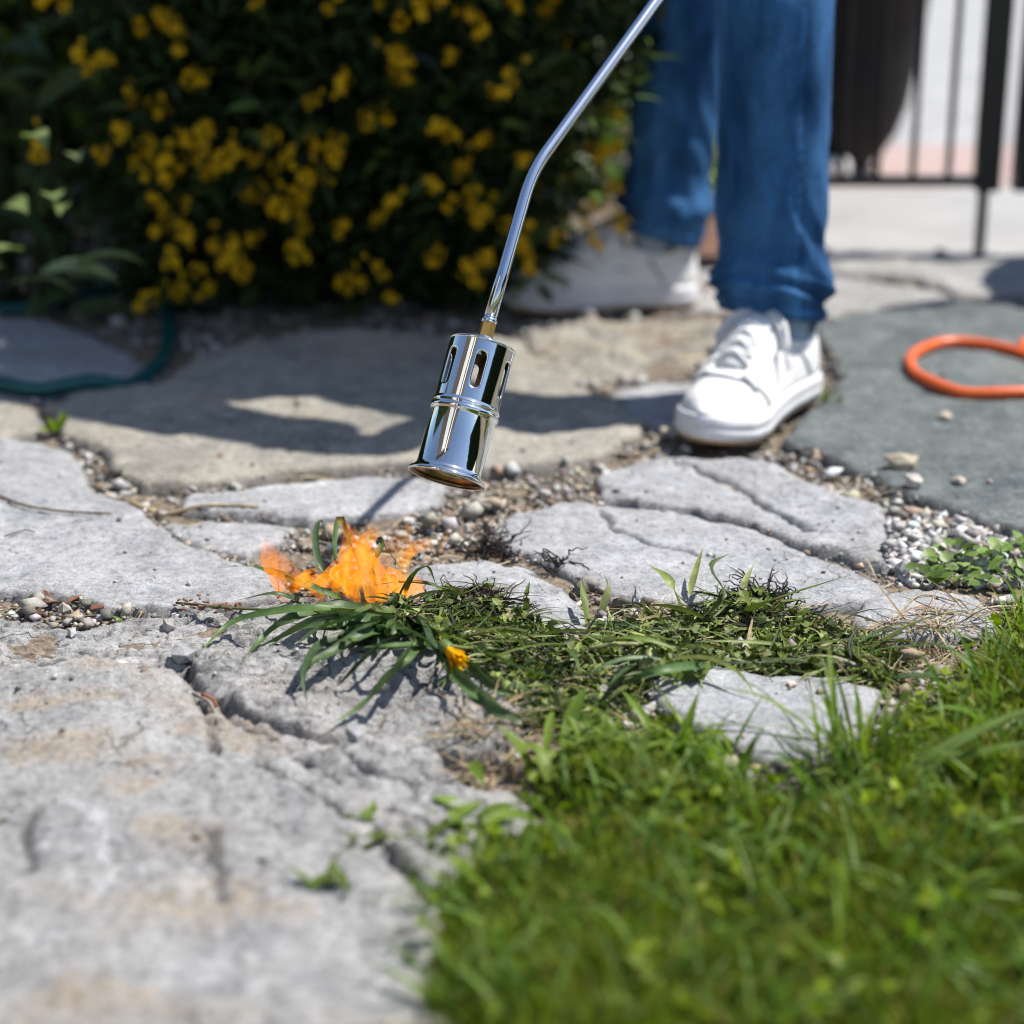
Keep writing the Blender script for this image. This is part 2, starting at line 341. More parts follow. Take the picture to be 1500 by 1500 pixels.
add([(716, 780), (762, 748), (840, 729), (884, 738), (950, 744), (1010, 753), (1090, 773), (1170, 806), (1250, 832), (1292, 860), (1260, 880), (1100, 890), (1000, 880), (905, 868), (862, 852), (802, 818), (760, 802)],
    'grey', .0, .003, grow=.007, res=.004, tan=.05, cracks=[([(885, 742), (900, 772), (960, 800), (1030, 812)], .004, .006)])
add([(598, 817), (700, 807), (770, 819), (830, 850), (860, 890), (852, 918), (760, 930), (640, 922), (588, 872)], 'grey', .002, .003, edge=.012, ew=.02, res=.004, tan=.02)
add([(1262, 880), (1340, 862), (1420, 873), (1465, 898), (1445, 925), (1380, 937), (1290, 932), (1256, 910)], 'grey', .003, res=.004)
add([(948, 975), (1000, 969), (1070, 982), (1160, 990), (1240, 1003), (1288, 1020), (1272, 1052), (1205, 1115), (1130, 1122), (1060, 1085), (1000, 1050), (960, 1022)], 'grey', .004, .003, res=.004, tan=.05, dark=.1)
add([(1150, 652), (1185, 610), (1235, 560), (1212, 510), (1192, 486), (1260, 466), (1335, 458), (1430, 450), (1500, 450), (1850, 458), (1850, 850), (1600, 805), (1500, 782), (1430, 760), (1340, 733), (1262, 693), (1200, 674)],
    'teal', .007, .003, res=.006, tan=.25, ridge=.0015)
add([(1196, 408), (1290, 416), (1368, 432), (1402, 446), (1330, 454), (1240, 461), (1180, 478)], 'pale', .006, res=.008)
add([(1196, 380), (1300, 377), (1440, 381), (1850, 385), (1850, 440), (1500, 442), (1405, 440), (1372, 425), (1290, 410), (1190, 401)], 'pale', .01, res=.008)
add([(896, 566), (960, 556), (1012, 556), (1022, 600), (962, 626), (908, 602)], 'grey', -.002, res=.006)
add([(768, 500), (860, 474), (950, 466), (1050, 462), (1066, 500), (1005, 540), (865, 556), (786, 548)], 'tan', -.002, .009, res=.005, tan=.8, edge=.01, ridge=.009, dark=.3)
add([(985, 400), (1050, 392), (1110, 420), (1075, 452), (1010, 450)], 'pale', -.002, res=.008)
big_cr = [([(285, 1012), (300, 1045), (316, 1075), (322, 1110)], .0035, .007), ([(376, 1122), (425, 1148), (470, 1178), (500, 1200)], .004, .009), ([(320, 1035), (370, 1075), (420, 1098), (470, 1128), (510, 1165)], .004, .009),
          ([(300, 1212), (305, 1245), (325, 1290), (335, 1330)], .004, .006), ([(60, 1195), (45, 1240), (40, 1290)], .006, .006)]
add([(-330, 978), (0, 978), (60, 984), (130, 972), (205, 986), (258, 986), (284, 1008), (342, 1034), (402, 1082), (472, 1135), (540, 1195), (600, 1280), (640, 1380), (655, 1650), (-330, 1650)],
    'rough', grow=.010, top=.006, rough=.005, edge=.006, ew=.01, res=.0045, tan=1.0, ridge=.004, dark=.12, cracks=big_cr, marks=[([(120, 1190), (148, 1225), (155, 1270), (152, 1330)], 1, .006)])
add([(-330, 908), (20, 904), (100, 912), (232, 908), (335, 892), (352, 902), (292, 958), (262, 978), (200, 977), (120, 962), (40, 974), (-330, 970)],
    'rough', grow=.009, top=.000, rough=.006, edge=.004, ew=.006, res=.003, tan=.25, ridge=.008, dark=.3, cracks=[([(60, 950), (130, 962), (190, 945), (250, 955)], .003, .009), ([(0, 935), (60, 965)], .003, .008)])
add([(296, 964), (350, 908), (432, 892), (560, 900), (648, 928), (702, 985), (738, 1048), (737, 1086), (690, 1106), (640, 1084), (560, 1066), (470, 1072), (400, 1062), (322, 1024), (290, 992)],
    'rough', grow=.011, top=.004, rough=.005, edge=.005, ew=.008, res=.003, tan=.2, ridge=.008, dark=.15, cracks=[([(340, 930), (385, 945), (440, 955)], .003, .006), ([(300, 985), (345, 965), (350, 950)], .003, .006), ([(560, 1060), (600, 1010), (650, 985)], .004, .008)])
add([(340, 1042), (430, 1072), (540, 1080), (640, 1100), (660, 1130), (702, 1140), (765, 1172), (785, 1205), (720, 1235), (660, 1300), (650, 1420), (648, 1360), (605, 1275), (545, 1190), (478, 1130), (410, 1082)],
    'rough', grow=.010, top=.000, rough=.007, edge=.005, ew=.008, res=.0035, tan=.3, ridge=.010, dark=.2, cracks=[([(500, 1110), (560, 1150), (640, 1165)], .004, .008), ([(560, 1190), (640, 1230), (700, 1240)], .005, .008)])
BED = -.009
def stone_h(s, P):
    x, y = P[:, 0], P[:, 1]; sd = s['seed']; rg = s['ridge'] * 100
    wx = s['warp'] * fbm(x * 22 + sd, y * 22, 3) + .008 * noise2(x * 6, y * 6 + sd); wy = s['warp'] * fbm(x * 22, y * 22 - sd, 3) + .008 * noise2(x * 6 + 40, y * 6 + sd)
    Q = np.stack([x + wx, y + wy], 1); d = sdist(Q, s['poly']) - .002 + s['grow']
    d = d - .005 * np.clip(fbm(x * 38 + sd, y * 38, 3), 0, 1) - .003 * np.clip(noise2(x * 110, y * 110 + sd), 0, 1)      # chipped rim
    c = s['poly'].mean(0)
    h = s['top'] + s['rough'] * fbm(x * 7 + sd, y * 7, 5) + .22 * s['rough'] * fbm(x * 45, y * 45 + sd, 3)
    n = fbm(x * 9 + sd, y * 15, 5) * (2.2 + rg * 1.4); fl = np.floor(n); terr = fl + np.clip((n - fl) * 9, 0, 1); edge_dark = np.exp(-(((n - fl) * 9 - .4) / .5) ** 2)
    h = h + (.0009 + s['ridge'] * .30) * terr
    f1 = fbm(x * 6 + sd * 2, y * 9, 5); m1 = np.clip((noise2(x * 4 + sd, y * 4) + .12) * 4, 0, 1); crk = np.exp(-(f1 / .016) ** 2) * m1 * min(1, .35 + rg * .8)
    f2 = fbm(x * 16 - sd, y * 23, 4); m2 = np.clip((noise2(x * 7, y * 7 + sd) - .1) * 4, 0, 1); crk = np.maximum(crk, np.exp(-(f2 / .03) ** 2) * m2 * min(.8, .15 + rg * .7))
    h = h - (.0018 + .0035 * min(1, rg)) * crk - .0012 * np.clip(noise2(x * 75, y * 75 + sd) - .45, 0, 1) * 3
    if rg > .35: h = h - s['ridge'] * .7 * np.clip(.05 - np.abs(fbm(x * 12 - sd, y * 18, 4)), 0, 1) / .05 + .0016 * fbm(x * 85, y * 85, 2)
    dk = np.maximum(crk * .85, edge_dark * .30 * min(1, .3 + rg))
    for ln, w, dp in s['cracks']:
        jx, jy = .0035 * fbm(x * 55, y * 55, 3), .0035 * fbm(x * 55 + 9, y * 55, 3); PP = np.stack([x + wx + jx, y + wy + jy], 1); e = ldist(PP, ln); k = np.exp(-(e / (w * .62)) ** 2); h = h - dp * 1.25 * k; dk = np.maximum(dk, .95 * np.exp(-(e / (w * .7)) ** 2))
        A, B = ln[0], ln[-1]; side = (B[0] - A[0]) * (PP[:, 1] - A[1]) - (B[1] - A[1]) * (PP[:, 0] - A[0]); h = h - .0028 * (side > 0) * np.exp(-e / .028)     # one lip lower than the other
    h = np.where(d > 0, h - s['edge'] * np.exp(-np.maximum(d, 0) / s['ew']), h - s['edge'] + d * 3)
    s['_dk'] = dk; return h, d
def ground_h(P):
    P = np.atleast_2d(np.asarray(P, float))[:, :2]; h = np.full(len(P), BED) + .004 * fbm(P[:, 0] * 20, P[:, 1] * 20, 3); dd = np.full(len(P), -1.)
    for s in ST_:
        lo, hi = s['poly'].min(0) - .05, s['poly'].max(0) + .05; k = np.all((P > lo) & (P < hi), 1)
        if k.any():
            a, b = stone_h(s, P[k]); h[k] = np.maximum(h[k], a); dd[k] = np.maximum(dd[k], b)
    return h, dd
def grid(lo, hi, res):
    nx, ny = int((hi[0] - lo[0]) / res) + 2, int((hi[1] - lo[1]) / res) + 2
    X, Y = np.meshgrid(np.linspace(lo[0], hi[0], nx), np.linspace(lo[1], hi[1], ny)); P = np.stack([X.ravel(), Y.ravel()], 1)
    i = np.arange(nx * ny).reshape(ny, nx); return P, np.stack([i[:-1, :-1], i[:-1, 1:], i[1:, 1:], i[1:, :-1]], -1).reshape(-1, 4)
def cut(V, Fc, keep, *arrs):
    Fc = Fc[keep[Fc].any(1)]; u = np.unique(Fc); re = np.zeros(len(V), int); re[u] = np.arange(len(u)); return (V[u], re[Fc]) + tuple(a[u] for a in arrs)
bedlo, bedhi = np.array([-1.6, .75]), np.array([2.0, 3.35])
P, Fc = grid(bedlo, bedhi, .02)
path = obj('path', np.column_stack([P, BED + .004 * fbm(P[:, 0] * 20, P[:, 1] * 20, 3)]), Fc, M['bed'], origin=(0, 2, BED)); path['kind'] = 'structure'
for s in ST_:
    P, Fc = grid(s['poly'].min(0) - .03, s['poly'].max(0) + .03, s['res'] * .8); h, d = stone_h(s, P)
    V, Fc, h, d, ck = cut(np.column_stack([P, np.maximum(h, BED - .03)]), Fc, d > -.014, h, d, s['_dk']); x, y = V[:, 0], V[:, 1]
    tanv = np.clip((fbm(x * 5 + s['seed'], y * 8, 4) - .12) * 2.6, 0, 1) * s['tan']; tanv = np.maximum(tanv, .5 * np.exp(-np.maximum(d, 0) / .012) * min(1, s['tan'] + .3))
    dk = np.clip((fbm(x * 13 - s['seed'], y * 19, 5) - .22) * 2.5, 0, 1) * s['dark']; wh = np.zeros(len(x))
    dk = np.maximum(dk, ck); dk = np.maximum(dk, .55 * np.clip(1 - d / .004, 0, 1))
    for px_, r_ in ([(100, 1105), .045], [(40, 1110), .03], [(215, 1125), .022], [(60, 1040), .03], [(130, 1035), .02], [(150, 990), .018], [(190, 1160), .02], [(240, 1130), .016], [(1010, 520), .04]):
        q = gp(*px_); e = np.hypot((x - q.x) * .6, y - q.y) + .012 * fbm(x * 35, y * 50, 4); tanv = np.maximum(tanv, np.clip(1.35 - e / r_ * 1.6, 0, 1) * min(1, s['tan'] * 1.2))
    for ln, ch, w in s['marks']: wh = np.maximum(wh, .9 * np.exp(-(ldist(V[:, :2] + .006 * fbm(x * 40, y * 40, 3)[:, None], ln) / w) ** 2))
    st = obj('flagstone', V, Fc, M[s['m']], path, np.stack([tanv, wh, dk], 1), attr='Stain')

# wide ground, pavement behind the gate, planting bed
def sheet(name, lo, hi, z, m, res=.5, amp=0.0):
    P, Fc = grid(np.array(lo), np.array(hi), res); o = obj(name, np.column_stack([P, z + amp * fbm(P[:, 0] * 3, P[:, 1] * 3, 3)]), Fc, m, origin=((lo[0] + hi[0]) / 2, (lo[1] + hi[1]) / 2, z)); o['kind'] = 'structure'; return o
M['far'] = simple('far_ground', (.07, .10, .03), .95, 0, (3, (.10, .12, .05)))
sheet('ground', (-60, -60), (60, 60), -.09, M['far'], 3)
sheet('garden_bed', (-2.6, 2.74), (.24, 6.5), -.012, M['soil'], .05, .006)
sheet('mulch_bed', (.242, 2.95), (.498, 4.6), -.006, M['mulch'], .02, .01)
sheet('pavement', (.50, 3.16), (6, 3.74), .0, M['pave'], .05, .002)
sheet('brick_strip', (.50, 3.742), (6, 4.25), -.002, M['redpave'], .05, .002)
sheet('driveway', (.50, 4.252), (6, 14), -.004, M['pave'], .2, .002)
# lawn at the lower right
LAWN = [(540, 1700), (572, 1330), (615, 1275), (705, 1230), (762, 1195), (758, 1140), (825, 1095), (905, 1065), (1000, 1078), (1060, 1115), (1140, 1145), (1220, 1130), (1290, 1060), (1345, 1020), (1405, 965), (1450, 905), (1500, 868), (1700, 810), (2000, 800), (2300, 1700)]
LP = gpoly(LAWN)
P, Fc = grid(LP.min(0) - .05, np.minimum(LP.max(0) + .05, [1.7, 3]), .015); d = sdist(P + .02 * np.stack([fbm(P[:, 0] * 12, P[:, 1] * 12), fbm(P[:, 0] * 12 + 9, P[:, 1] * 12)], 1), LP)
V, Fc = cut(np.column_stack([P, np.where(d > 0, -.012 + .014 * np.clip(d / .06, 0, 1), -.012 + d) + .006 * fbm(P[:, 0] * 18, P[:, 1] * 18, 3)]), Fc, d > -.03)
lawn = obj('lawn', V, Fc, M['soil'], origin=(.4, 1.4, -.01)); lawn['kind'] = 'structure'
def lawn_h(P):
    P = np.atleast_2d(np.asarray(P, float))[:, :2]; d = sdist(P, LP); return np.where(d > 0, -.012 + .014 * np.clip(d / .06, 0, 1), -.05) + .006 * fbm(P[:, 0] * 18, P[:, 1] * 18, 3)
def place(P):                                    # z of whatever surface lies at P
    return np.maximum(ground_h(P)[0], lawn_h(P))

# ---------------------------------------------------------------- gravel between the stones
lo, hi = np.array([-.75, .95]), np.array([.95, 3.2]); P = R.uniform(lo, hi, (150000, 2)); h, dd = ground_h(P); dl = sdist(P, LP)
k = (dd < .0) & (dl < .01) & (P[:, 0] ** 2 < (.3 * P[:, 1] + .05) ** 2 * 1.0); wide = np.zeros(len(P)); 
for pl in ([(690, 700), (780, 690), (880, 690), (880, 730), (770, 740), (720, 790), (600, 800), (560, 770), (640, 740)], [(90, 645), (160, 660), (190, 720), (260, 770), (400, 830), (330, 820), (200, 760), (110, 680)], [(1120, 655), (1260, 690), (1340, 735), (1320, 760), (1200, 715)], [(830, 590), (960, 600), (1020, 640), (960, 690), (880, 690)], [(740, 470), (1060, 470), (1060, 560), (860, 570), (760, 530)], [(-20, 865), (200, 890), (250, 905), (-20, 915)], [(880, 870), (1060, 860), (1060, 910), (900, 920)], [(1180, 480), (1260, 540), (1240, 600), (1190, 600)]): wide = np.maximum(wide, sdist(P, gpoly(pl)) > -.006)
k &= (wide > 0) | (fbm(P[:, 0] * 14, P[:, 1] * 14, 3) > .02) & (R.uniform(size=len(P)) < .7)
P, h = P[k], h[k]
sz = np.clip(R.lognormal(math.log(.0020), .6, len(P)), .0015, .011)
GC = [(.34, .32, .29), (.42, .41, .40), (.25, .23, .21), (.50, .49, .47), (.33, .25, .19), (.19, .17, .15), (.40, .34, .28)]
V, Fc, kk = chips(np.column_stack([P, np.maximum(h, BED) + sz * R.uniform(.0, 1.2, len(P))]), sz)
g = obj('gravel', V, Fc, M['pebble'], col=np.repeat(pick(GC, len(P), .2), kk, 0), smooth=False, origin=(0, 2, BED)); g['kind'] = 'stuff'
# whiter chippings beside the slate slab
WP = gpoly([(1300, 770), (1360, 745), (1440, 770), (1520, 800), (1520, 850), (1440, 850), (1340, 850), (1296, 820)]); P = scatter(WP, 2600); h, dd = ground_h(P)
k = dd < .002; P, h = P[k], h[k]; sz = np.clip(R.lognormal(math.log(.0027), .45, len(P)), .0015, .008)
V, Fc, kk = chips(np.column_stack([P, h + sz * R.uniform(.3, 1.6, len(P))]), sz)
g = obj('white_gravel', V, Fc, M['pebble'], col=np.repeat(pick([(.58, .58, .58), (.48, .48, .48), (.36, .34, .32), (.66, .65, .64), (.25, .24, .23), (.45, .40, .36)], len(P), .2), kk, 0), smooth=False, origin=(.4, 2, BED)); g['kind'] = 'stuff'
# grit strewn over the slabs
P = R.uniform([-.6, 1.2], [.7, 3.0], (1500, 2)); h, dd = ground_h(P); k = dd > .01; P, h = P[k], h[k]; sz = np.clip(R.lognormal(math.log(.0014), .5, len(P)), .0006, .005)
V, Fc, kk = chips(np.column_stack([P, h + sz * .4]), sz)
g = obj('grit', V, Fc, M['pebble'], col=np.repeat(pick(GC, len(P), .2), kk, 0), smooth=False, origin=(0, 2, 0)); g['kind'] = 'stuff'
# single loose stones
for x, y, sx, sy, sz_, col, lab in [
    (268, 972, .013, .011, .010, (.30, .30, .31), 'dark grey pointed chip wedged in the joint at the corner of the big lower stone'),
    (247, 913, .008, .007, .007, (.38, .36, .34), 'small grey brown cube-like chip on the rough stone left of the grass leaves'),
    (106, 925, .007, .005, .005, (.45, .45, .46), 'pale grey triangular chip on the rough stone under the bark scraps'),
    (520, 1092, .014, .011, .010, (.30, .30, .31), 'dark grey angular stone in the hollow below the rock under the leaves'),
    (1320, 695, .020, .014, .012, (.42, .37, .28), 'tan oval pebble on the edge of the green grey slab'),
    (1338, 722, .014, .011, .010, (.52, .48, .44), 'pale rounded pebble just below the tan oval pebble'),
    (1404, 715, .010, .008, .005, (.52, .46, .38), 'flat buff pebble lying out on the green grey slab'),
    (1384, 625, .014, .009, .007, (.45, .40, .32), 'brown and grey stone on the slab below the orange hose'),
    (1323, 832, .012, .010, .013, (.30, .30, .31), 'dark upright chip between the white chippings and the creeping leaves'),
    (98, 888, .009, .006, .009, (.42, .38, .33), 'squarish tan pebble standing among the bark scraps'),
    (880, 905, .009, .006, .005, (.50, .49, .48), 'small pale pebble on the rounded slab edge by the wilted weeds'),
    (1008, 968, .008, .007, .006, (.52, .48, .46), 'pinkish round pebble at the corner of the grey slab by the lawn'),
    (1160, 1010, .006, .005, .003, (.58, .46, .40), 'flat pink pebble alone on the grey slab beside the lawn'),
    (1340, 838, .010, .008, .007, (.5, .49, .48), 'whitish pebble at the tip of the cracked slab'),
    (560, 1012, .007, .005, .004, (.48, .46, .44), 'grey flake on top of the rock under the leaf tips')]:
    p = gp(x, y); z = float(ground_h([p[:2]])[0][0]); c = Vector((p.x, p.y, z + sz_ * .55))
    V, Fc = chip((0, 0, 0), (sx, sy, sz_), .3); o = obj('pebble', [Vector(v) + c for v in V], Fc, M['pebble'], col=np.array([col] * len(V)), smooth=False, origin=(c.x, c.y, z)); tag(o, lab, 'stone')

# ---------------------------------------------------------------- gas torch
t_ = empty('gas_torch', at(655, 700, 1.80), 'chrome weed burner on a bent steel tube, its slotted bell over the flames', 'torch')
B0, B1 = at(654, 700, 1.800), at(707, 506, 1.820); AX = (B1 - B0).normalized(); LEN = (B1 - B0).length
Rb = .0292
prof = [(-.0005, .0328), (-.0012, .0338), (-.0008, .0348), (.0004, .0352), (.0016, .0349), (.0026, .0340), (.0036, .0325), (.0048, .0310), (.0062, .0299), (.008, Rb), (.0545, Rb), (.0560, .0297), (.0572, .0308), (.0590, .0314), (.0606, .0308), (.0614, .0302), (.0626, .0302), (.0638, .0310), (.0650, .0307), (.0660, .0298), (.0672, .0291)]
sc = LEN / .121
V, Fc = lathe([(a * sc, r) for a, r in prof], B0, AX, 96)
bell = obj('burner_bell', V, Fc, M['chrome'], t_)
V, Fc = lathe([(a * sc, r - .0013) for a, r in prof], B0, AX, 96); obj('bell_lining', V, [f[::-1] for f in Fc], M['inner'], bell)
V, Fc = lathe([(-.0005 * sc, .0328), (-.0005 * sc, .0315)], B0, AX, 96); obj('bell_lip', V, Fc, M['inner'], bell)
# upper sleeve with six slots: each sector is a ring of quads between its border and its slot
s0, s1 = .0672 * sc, .1195 * sc; hs = (s1 - s0) / 2; ws = Rb * math.pi / 6
d = AX; tocam = (Vector(cam.location) - B1).normalized(); n0 = (tocam - d * tocam.dot(d)).normalized(); b0 = d.cross(n0)
sa, sw = .0165, .0046                             # slot half length (straight + end) and half width
ang = sorted(set([round(a, 6) for a in np.linspace(0, 2 * math.pi, 72, endpoint=False)] + [round(s, 6) for s in (math.atan2(hs, ws), math.pi - math.atan2(hs, ws), math.pi + math.atan2(hs, ws), 2 * math.pi - math.atan2(hs, ws))]))
def edge_pt(a): c, s = math.cos(a), math.sin(a); k = min(ws / max(abs(c), 1e-9), hs / max(abs(s), 1e-9)); return c * k, s * k
def slot_pt(a):
    x, y = edge_pt(a); yy = max(-(sa - sw), min(sa - sw, y * (sa / hs))); q = math.atan2((y * (sa / hs) - yy) or 0, x)
    if abs(y) * sa / hs <= sa - sw: return (sw if x > 0 else -sw), yy
    q = math.atan2((abs(y * sa / hs) - (sa - sw)) / sw * 1.0, x / ws); r = math.hypot(math.cos(q), math.sin(q)); return sw * math.cos(q), math.copysign(sa - sw + sw * math.sin(q), y)
mb = MB(); cyl = lambda x, y, r=Rb: B0 + d * (s0 + hs + y) + (n0 * math.cos(x / Rb + ph) + b0 * math.sin(x / Rb + ph)) * r
for k6 in range(6):
    ph = rad(60 * k6 + 4); ring = []
    for q in range(7):
        w = q / 6; ring.append([tuple(cyl(*(e * (1 - w) + s * w for e, s in zip(edge_pt(a), slot_pt(a))))) for a in ang])
    # a short inward wall gives the plate its thickness at the slot
    ring.append([tuple(cyl(*slot_pt(a), Rb - .0011)) for a in ang]); n = len(ang)
    mb.add([p for r_ in ring for p in r_], [(i * n + j, i * n + (j + 1) % n, (i + 1) * n + (j + 1) % n, (i + 1) * n + j) for i in range(7) for j in range(n)])
sl_ = mb.build('slotted_sleeve', M['chrome'], t_)
bm = bmesh.new(); bm.from_mesh(sl_.data); bmesh.ops.remove_doubles(bm, verts=bm.verts, dist=1e-5); bmesh.ops.recalc_face_normals(bm, faces=bm.faces); bm.to_mesh(sl_.data); bm.free()
for p in sl_.data.polygons: p.use_smooth = True
# matching lining with the same slots
mb = MB()
for k6 in range(6):
    ph = rad(60 * k6 + 4); ring = [[tuple(cyl(*(e * (1 - w) + s * w for e, s in zip(edge_pt(a), slot_pt(a))), Rb - .0011)) for a in ang] for w in (0, .5, 1)]; n = len(ang)
    mb.add([p for r_ in ring for p in r_], [(i * n + j, i * n + (j + 1) % n, (i + 1) * n + (j + 1) % n, (i + 1) * n + j) for i in range(2) for j in range(n)])
mb.build('sleeve_lining', M['inner'], sl_)
V, Fc = lathe([(s1, Rb), (s1 + .0006, .0300), (s1 + .0016, .0301), (s1 + .0024, .0295), (s1 + .0026, .028), (s1 + .0012, .024), (s1 + .0016, .012), (s1 + .004, .0088), (s1 + .0046, .0)], B0, AX, 96); obj('top_plate', V, Fc, M['chrome'], t_)
e1 = s1 + .0095
V, Fc = lathe([(s1 + .003, .0086), (s1 + .006, .0080), (e1, .0068)], B0, AX, 32); obj('neck', V, Fc, M['chrome'], t_)
V, Fc = lathe([(e1 - .001, .0), (e1 - .001, .0062), (e1, .0070), (e1 + .0125, .0070), (e1 + .0135, .0062), (e1 + .0135, 0)], B0, AX, 6); obj('hex_nut', V, Fc, M['brass'], t_, smooth=False)
V, Fc = lathe([(e1 + .013, .0052), (e1 + .0135, .0066), (e1 + .0150, .0073), (e1 + .0166, .0070), (e1 + .0176, .0060), (e1 + .0184, .0064), (e1 + .0196, .0058)], B0, AX, 32); obj('ferrule', V, Fc, M['tube'], t_)
n1 = B0 + AX * (e1 + .018); bend = at(779, 252, 1.868); dr = Vector((45, 60.3, 51)).normalized()
dl_ = (bend - n1).normalized(); pts = [n1, n1.lerp(bend, .3), n1.lerp(bend, .6)]
for k in range(13): 
    w = k / 12; a, b = bend - dl_ * .028, bend + dr * .028; pts.append(a.lerp(bend, w).lerp(bend.lerp(b, w), w))
endp = bend + dr * .62; pts += [bend + dr * .2, bend + dr * .4, endp]
V, Fc = tube(pts, .0057, 24); pipe = obj('pipe', V, Fc, M['tube'], t_)
V, Fc = tube([endp - dr * .03, endp - dr * .02, endp + dr * .10, endp + dr * .12, endp + dr * .13], [.010, .015, .0165, .014, .008], 20); obj('handle', V, Fc, M['black'], t_)
V, Fc = lathe([(0, 0), (0, .009), (.02, .009), (.02, 0)], endp + dr * .13, dr, 16); obj('valve', V, Fc, M['brass'], t_)

# ---------------------------------------------------------------- person: shoes, socks, jeans, body
who = empty('person', (.27, 2.6, 0), 'person in blue jeans and white sneakers standing beside the yellow flowering shrub', 'person')
def shoe(heel, tdir, zb):
    a = math.atan2(tdir[1], tdir[0]); m = Matrix.Translation((heel[0], heel[1], zb)) @ Matrix.Rotation(a, 4, 'Z'); Lx = .288
    root = empty('shoe', (0, 0, 0)); root.parent = who; root.location = Vector((heel[0], heel[1], zb)) - Vector(who.location)
    xs = np.concatenate([np.linspace(0, .03, 9), np.linspace(.04, .25, 30), np.linspace(.257, Lx, 12)])
    def hw(x):                                   # half width of the sole
        u = x / Lx; w = np.interp(u, [0, .12, .35, .5, .72, .85, 1], [.030, .036, .037, .042, .051, .048, .034])
        if x < .034: w *= math.sqrt(max(0, 1 - ((.034 - x) / .034) ** 2)) * .97 + .03
        if x > Lx - .062: w *= math.sqrt(max(0, 1 - ((x - Lx + .062) / .062) ** 2.3)) * .985 + .015
        return w
    def mid(x): return -.006 * math.sin(math.pi * min(1, x / Lx)) + .010 * max(0, x / Lx - .55)
    spring = lambda x: .010 * max(0, (x / Lx - .68) / .32) ** 2
    def sole(name, z0, z1, g0, g1, mm, ridge=0):
        mb = MB(); V = []; rows = [(z0, g0 - .003), (z0 + .001, g0), (z1 - .002, g1), (z1, g1 - .003)]
        if ridge: rows = [(z0, g0 - .003), (z0 + .001, g0), (z0 + .012, g0 + .001), (z0 + .0135, g0 - .0008), (z0 + .015, g0 + .0006), (z1 - .002, g1), (z1, g1 - .003)]
        for z, g in rows:
            for x in xs: V.append((x if 0.0 < x < Lx else x + (g if x > .1 else -g), mid(x) + hw(x) + g, z + spring(x)))
            for x in xs[::-1]: V.append((x if 0.0 < x < Lx else x + (g if x > .1 else -g), mid(x) - hw(x) - g, z + spring(x)))
        n = 2 * len(xs); Fq = [(i * n + j, i * n + (j + 1) % n, (i + 1) * n + (j + 1) % n, (i + 1) * n + j) for i in range(len(rows) - 1) for j in range(n)]
        for base, fl in ((0, 0), ((len(rows) - 1) * n, 1)):
            for j in range(len(xs) - 1): f = (base + j, base + j + 1, base + n - 2 - j, base + n - 1 - j); Fq.append(f if fl else f[::-1])
        return obj(name, [m @ Vector(v) for v in V], Fq, mm, root)
    sole('outsole', .0, .0035, .001, .001, M['gum']); sole('midsole', .0035, .031, .0025, .0015, M['sole'], 1)
    # upper
    def topz(x): return float(np.interp(x, [0, .012, .03, .06, .10, .135, .17, .205, .235, .265, .288], [.088, .096, .095, .088, .095, .112, .095, .074, .061, .051, .034]))
    T = np.linspace(-1, 1, 41); V = []; xs2 = np.concatenate([np.linspace(0, .03, 10), np.linspace(.036, .25, 44), np.linspace(.255, Lx - .001, 14)])
    def up(x, t, o=0):
        w = hw(x) - .002; H = topz(x) - .028; e = np.interp(x, [0, .1, .15, .2, .288], [2.9, 2.6, 2.2, 2.2, 2.6]); q = t * math.pi / 2
        yy = math.copysign(abs(math.sin(q)) ** (2 / e), t) * w; zz = abs(math.cos(q)) ** (2 / e) * H
        lean = .012 * (zz / .06) ** 2 if x < .02 else 0
        if x > .1: yy *= 1 - .10 * zz / max(H, .001)
        k = 1 + o / max(.03, math.hypot(yy, zz)); wr = .0016 * math.sin(x * 210 + 3 * t) * math.exp(-((x - .205) / .02) ** 2)
        return (x + lean * .4 + (o if x > .27 else 0), mid(x) + yy * k, .028 + zz * k + spring(x) * (1 - t * t) + wr)
    for x in xs2:
        for t in T: V.append(up(x, t))
    nT = len(T); Fq = []
    for i in range(len(xs2) - 1):
        for j in range(nT - 1):
            xm = (xs2[i] + xs2[i + 1]) / 2; tm = (T[j] + T[j + 1]) / 2; op = .54 * math.sqrt(max(0, 1 - ((xm - .062) / .054) ** 2))
            if not (abs(tm) < op): Fq.append((i * nT + j, i * nT + j + 1, (i + 1) * nT + j + 1, (i + 1) * nT + j))
    V.append((Lx, mid(Lx), .034)); Fq += [((len(xs2) - 1) * nT + j, (len(xs2) - 1) * nT + j + 1, len(V) - 1) for j in range(nT - 1)]
    o = obj('upper', [m @ Vector(v) for v in V], [f[::-1] for f in Fq], M['white'], root)
    so = o.modifiers.new('thick', 'SOLIDIFY'); so.thickness = .004; so.offset = -1
    mb = MB()                                    # padded collar round the opening
    col = [up(.062 + .056 * math.cos(a), .56 * math.sin(a) if abs(math.sin(a)) > 1e-6 else 0, .001) for a in np.linspace(0, 2 * math.pi, 40)]
    mb.add(*tube([m @ Vector(p) for p in col], .0045, 8)); mb.build('collar', M['white'], root)
    mb = MB(); n = 14                            # tongue
    for i in range(n):
        w = i / (n - 1); x = .205 - .105 * w; z = topz(x) + .001 + .010 * w ** 2
        for j in range(7): q = (j - 3) / 3; mb.v.append(tuple(m @ Vector((x - .004 * q * q, mid(x) + q * (.017 + .008 * w), z - .006 * q * q + spring(x))))); mb.c.append((1, 1, 1))
    mb.f = [(i * 7 + j, i * 7 + j + 1, i * 7 + 8 + j, i * 7 + 7 + j) for i in range(n - 1) for j in range(6)]
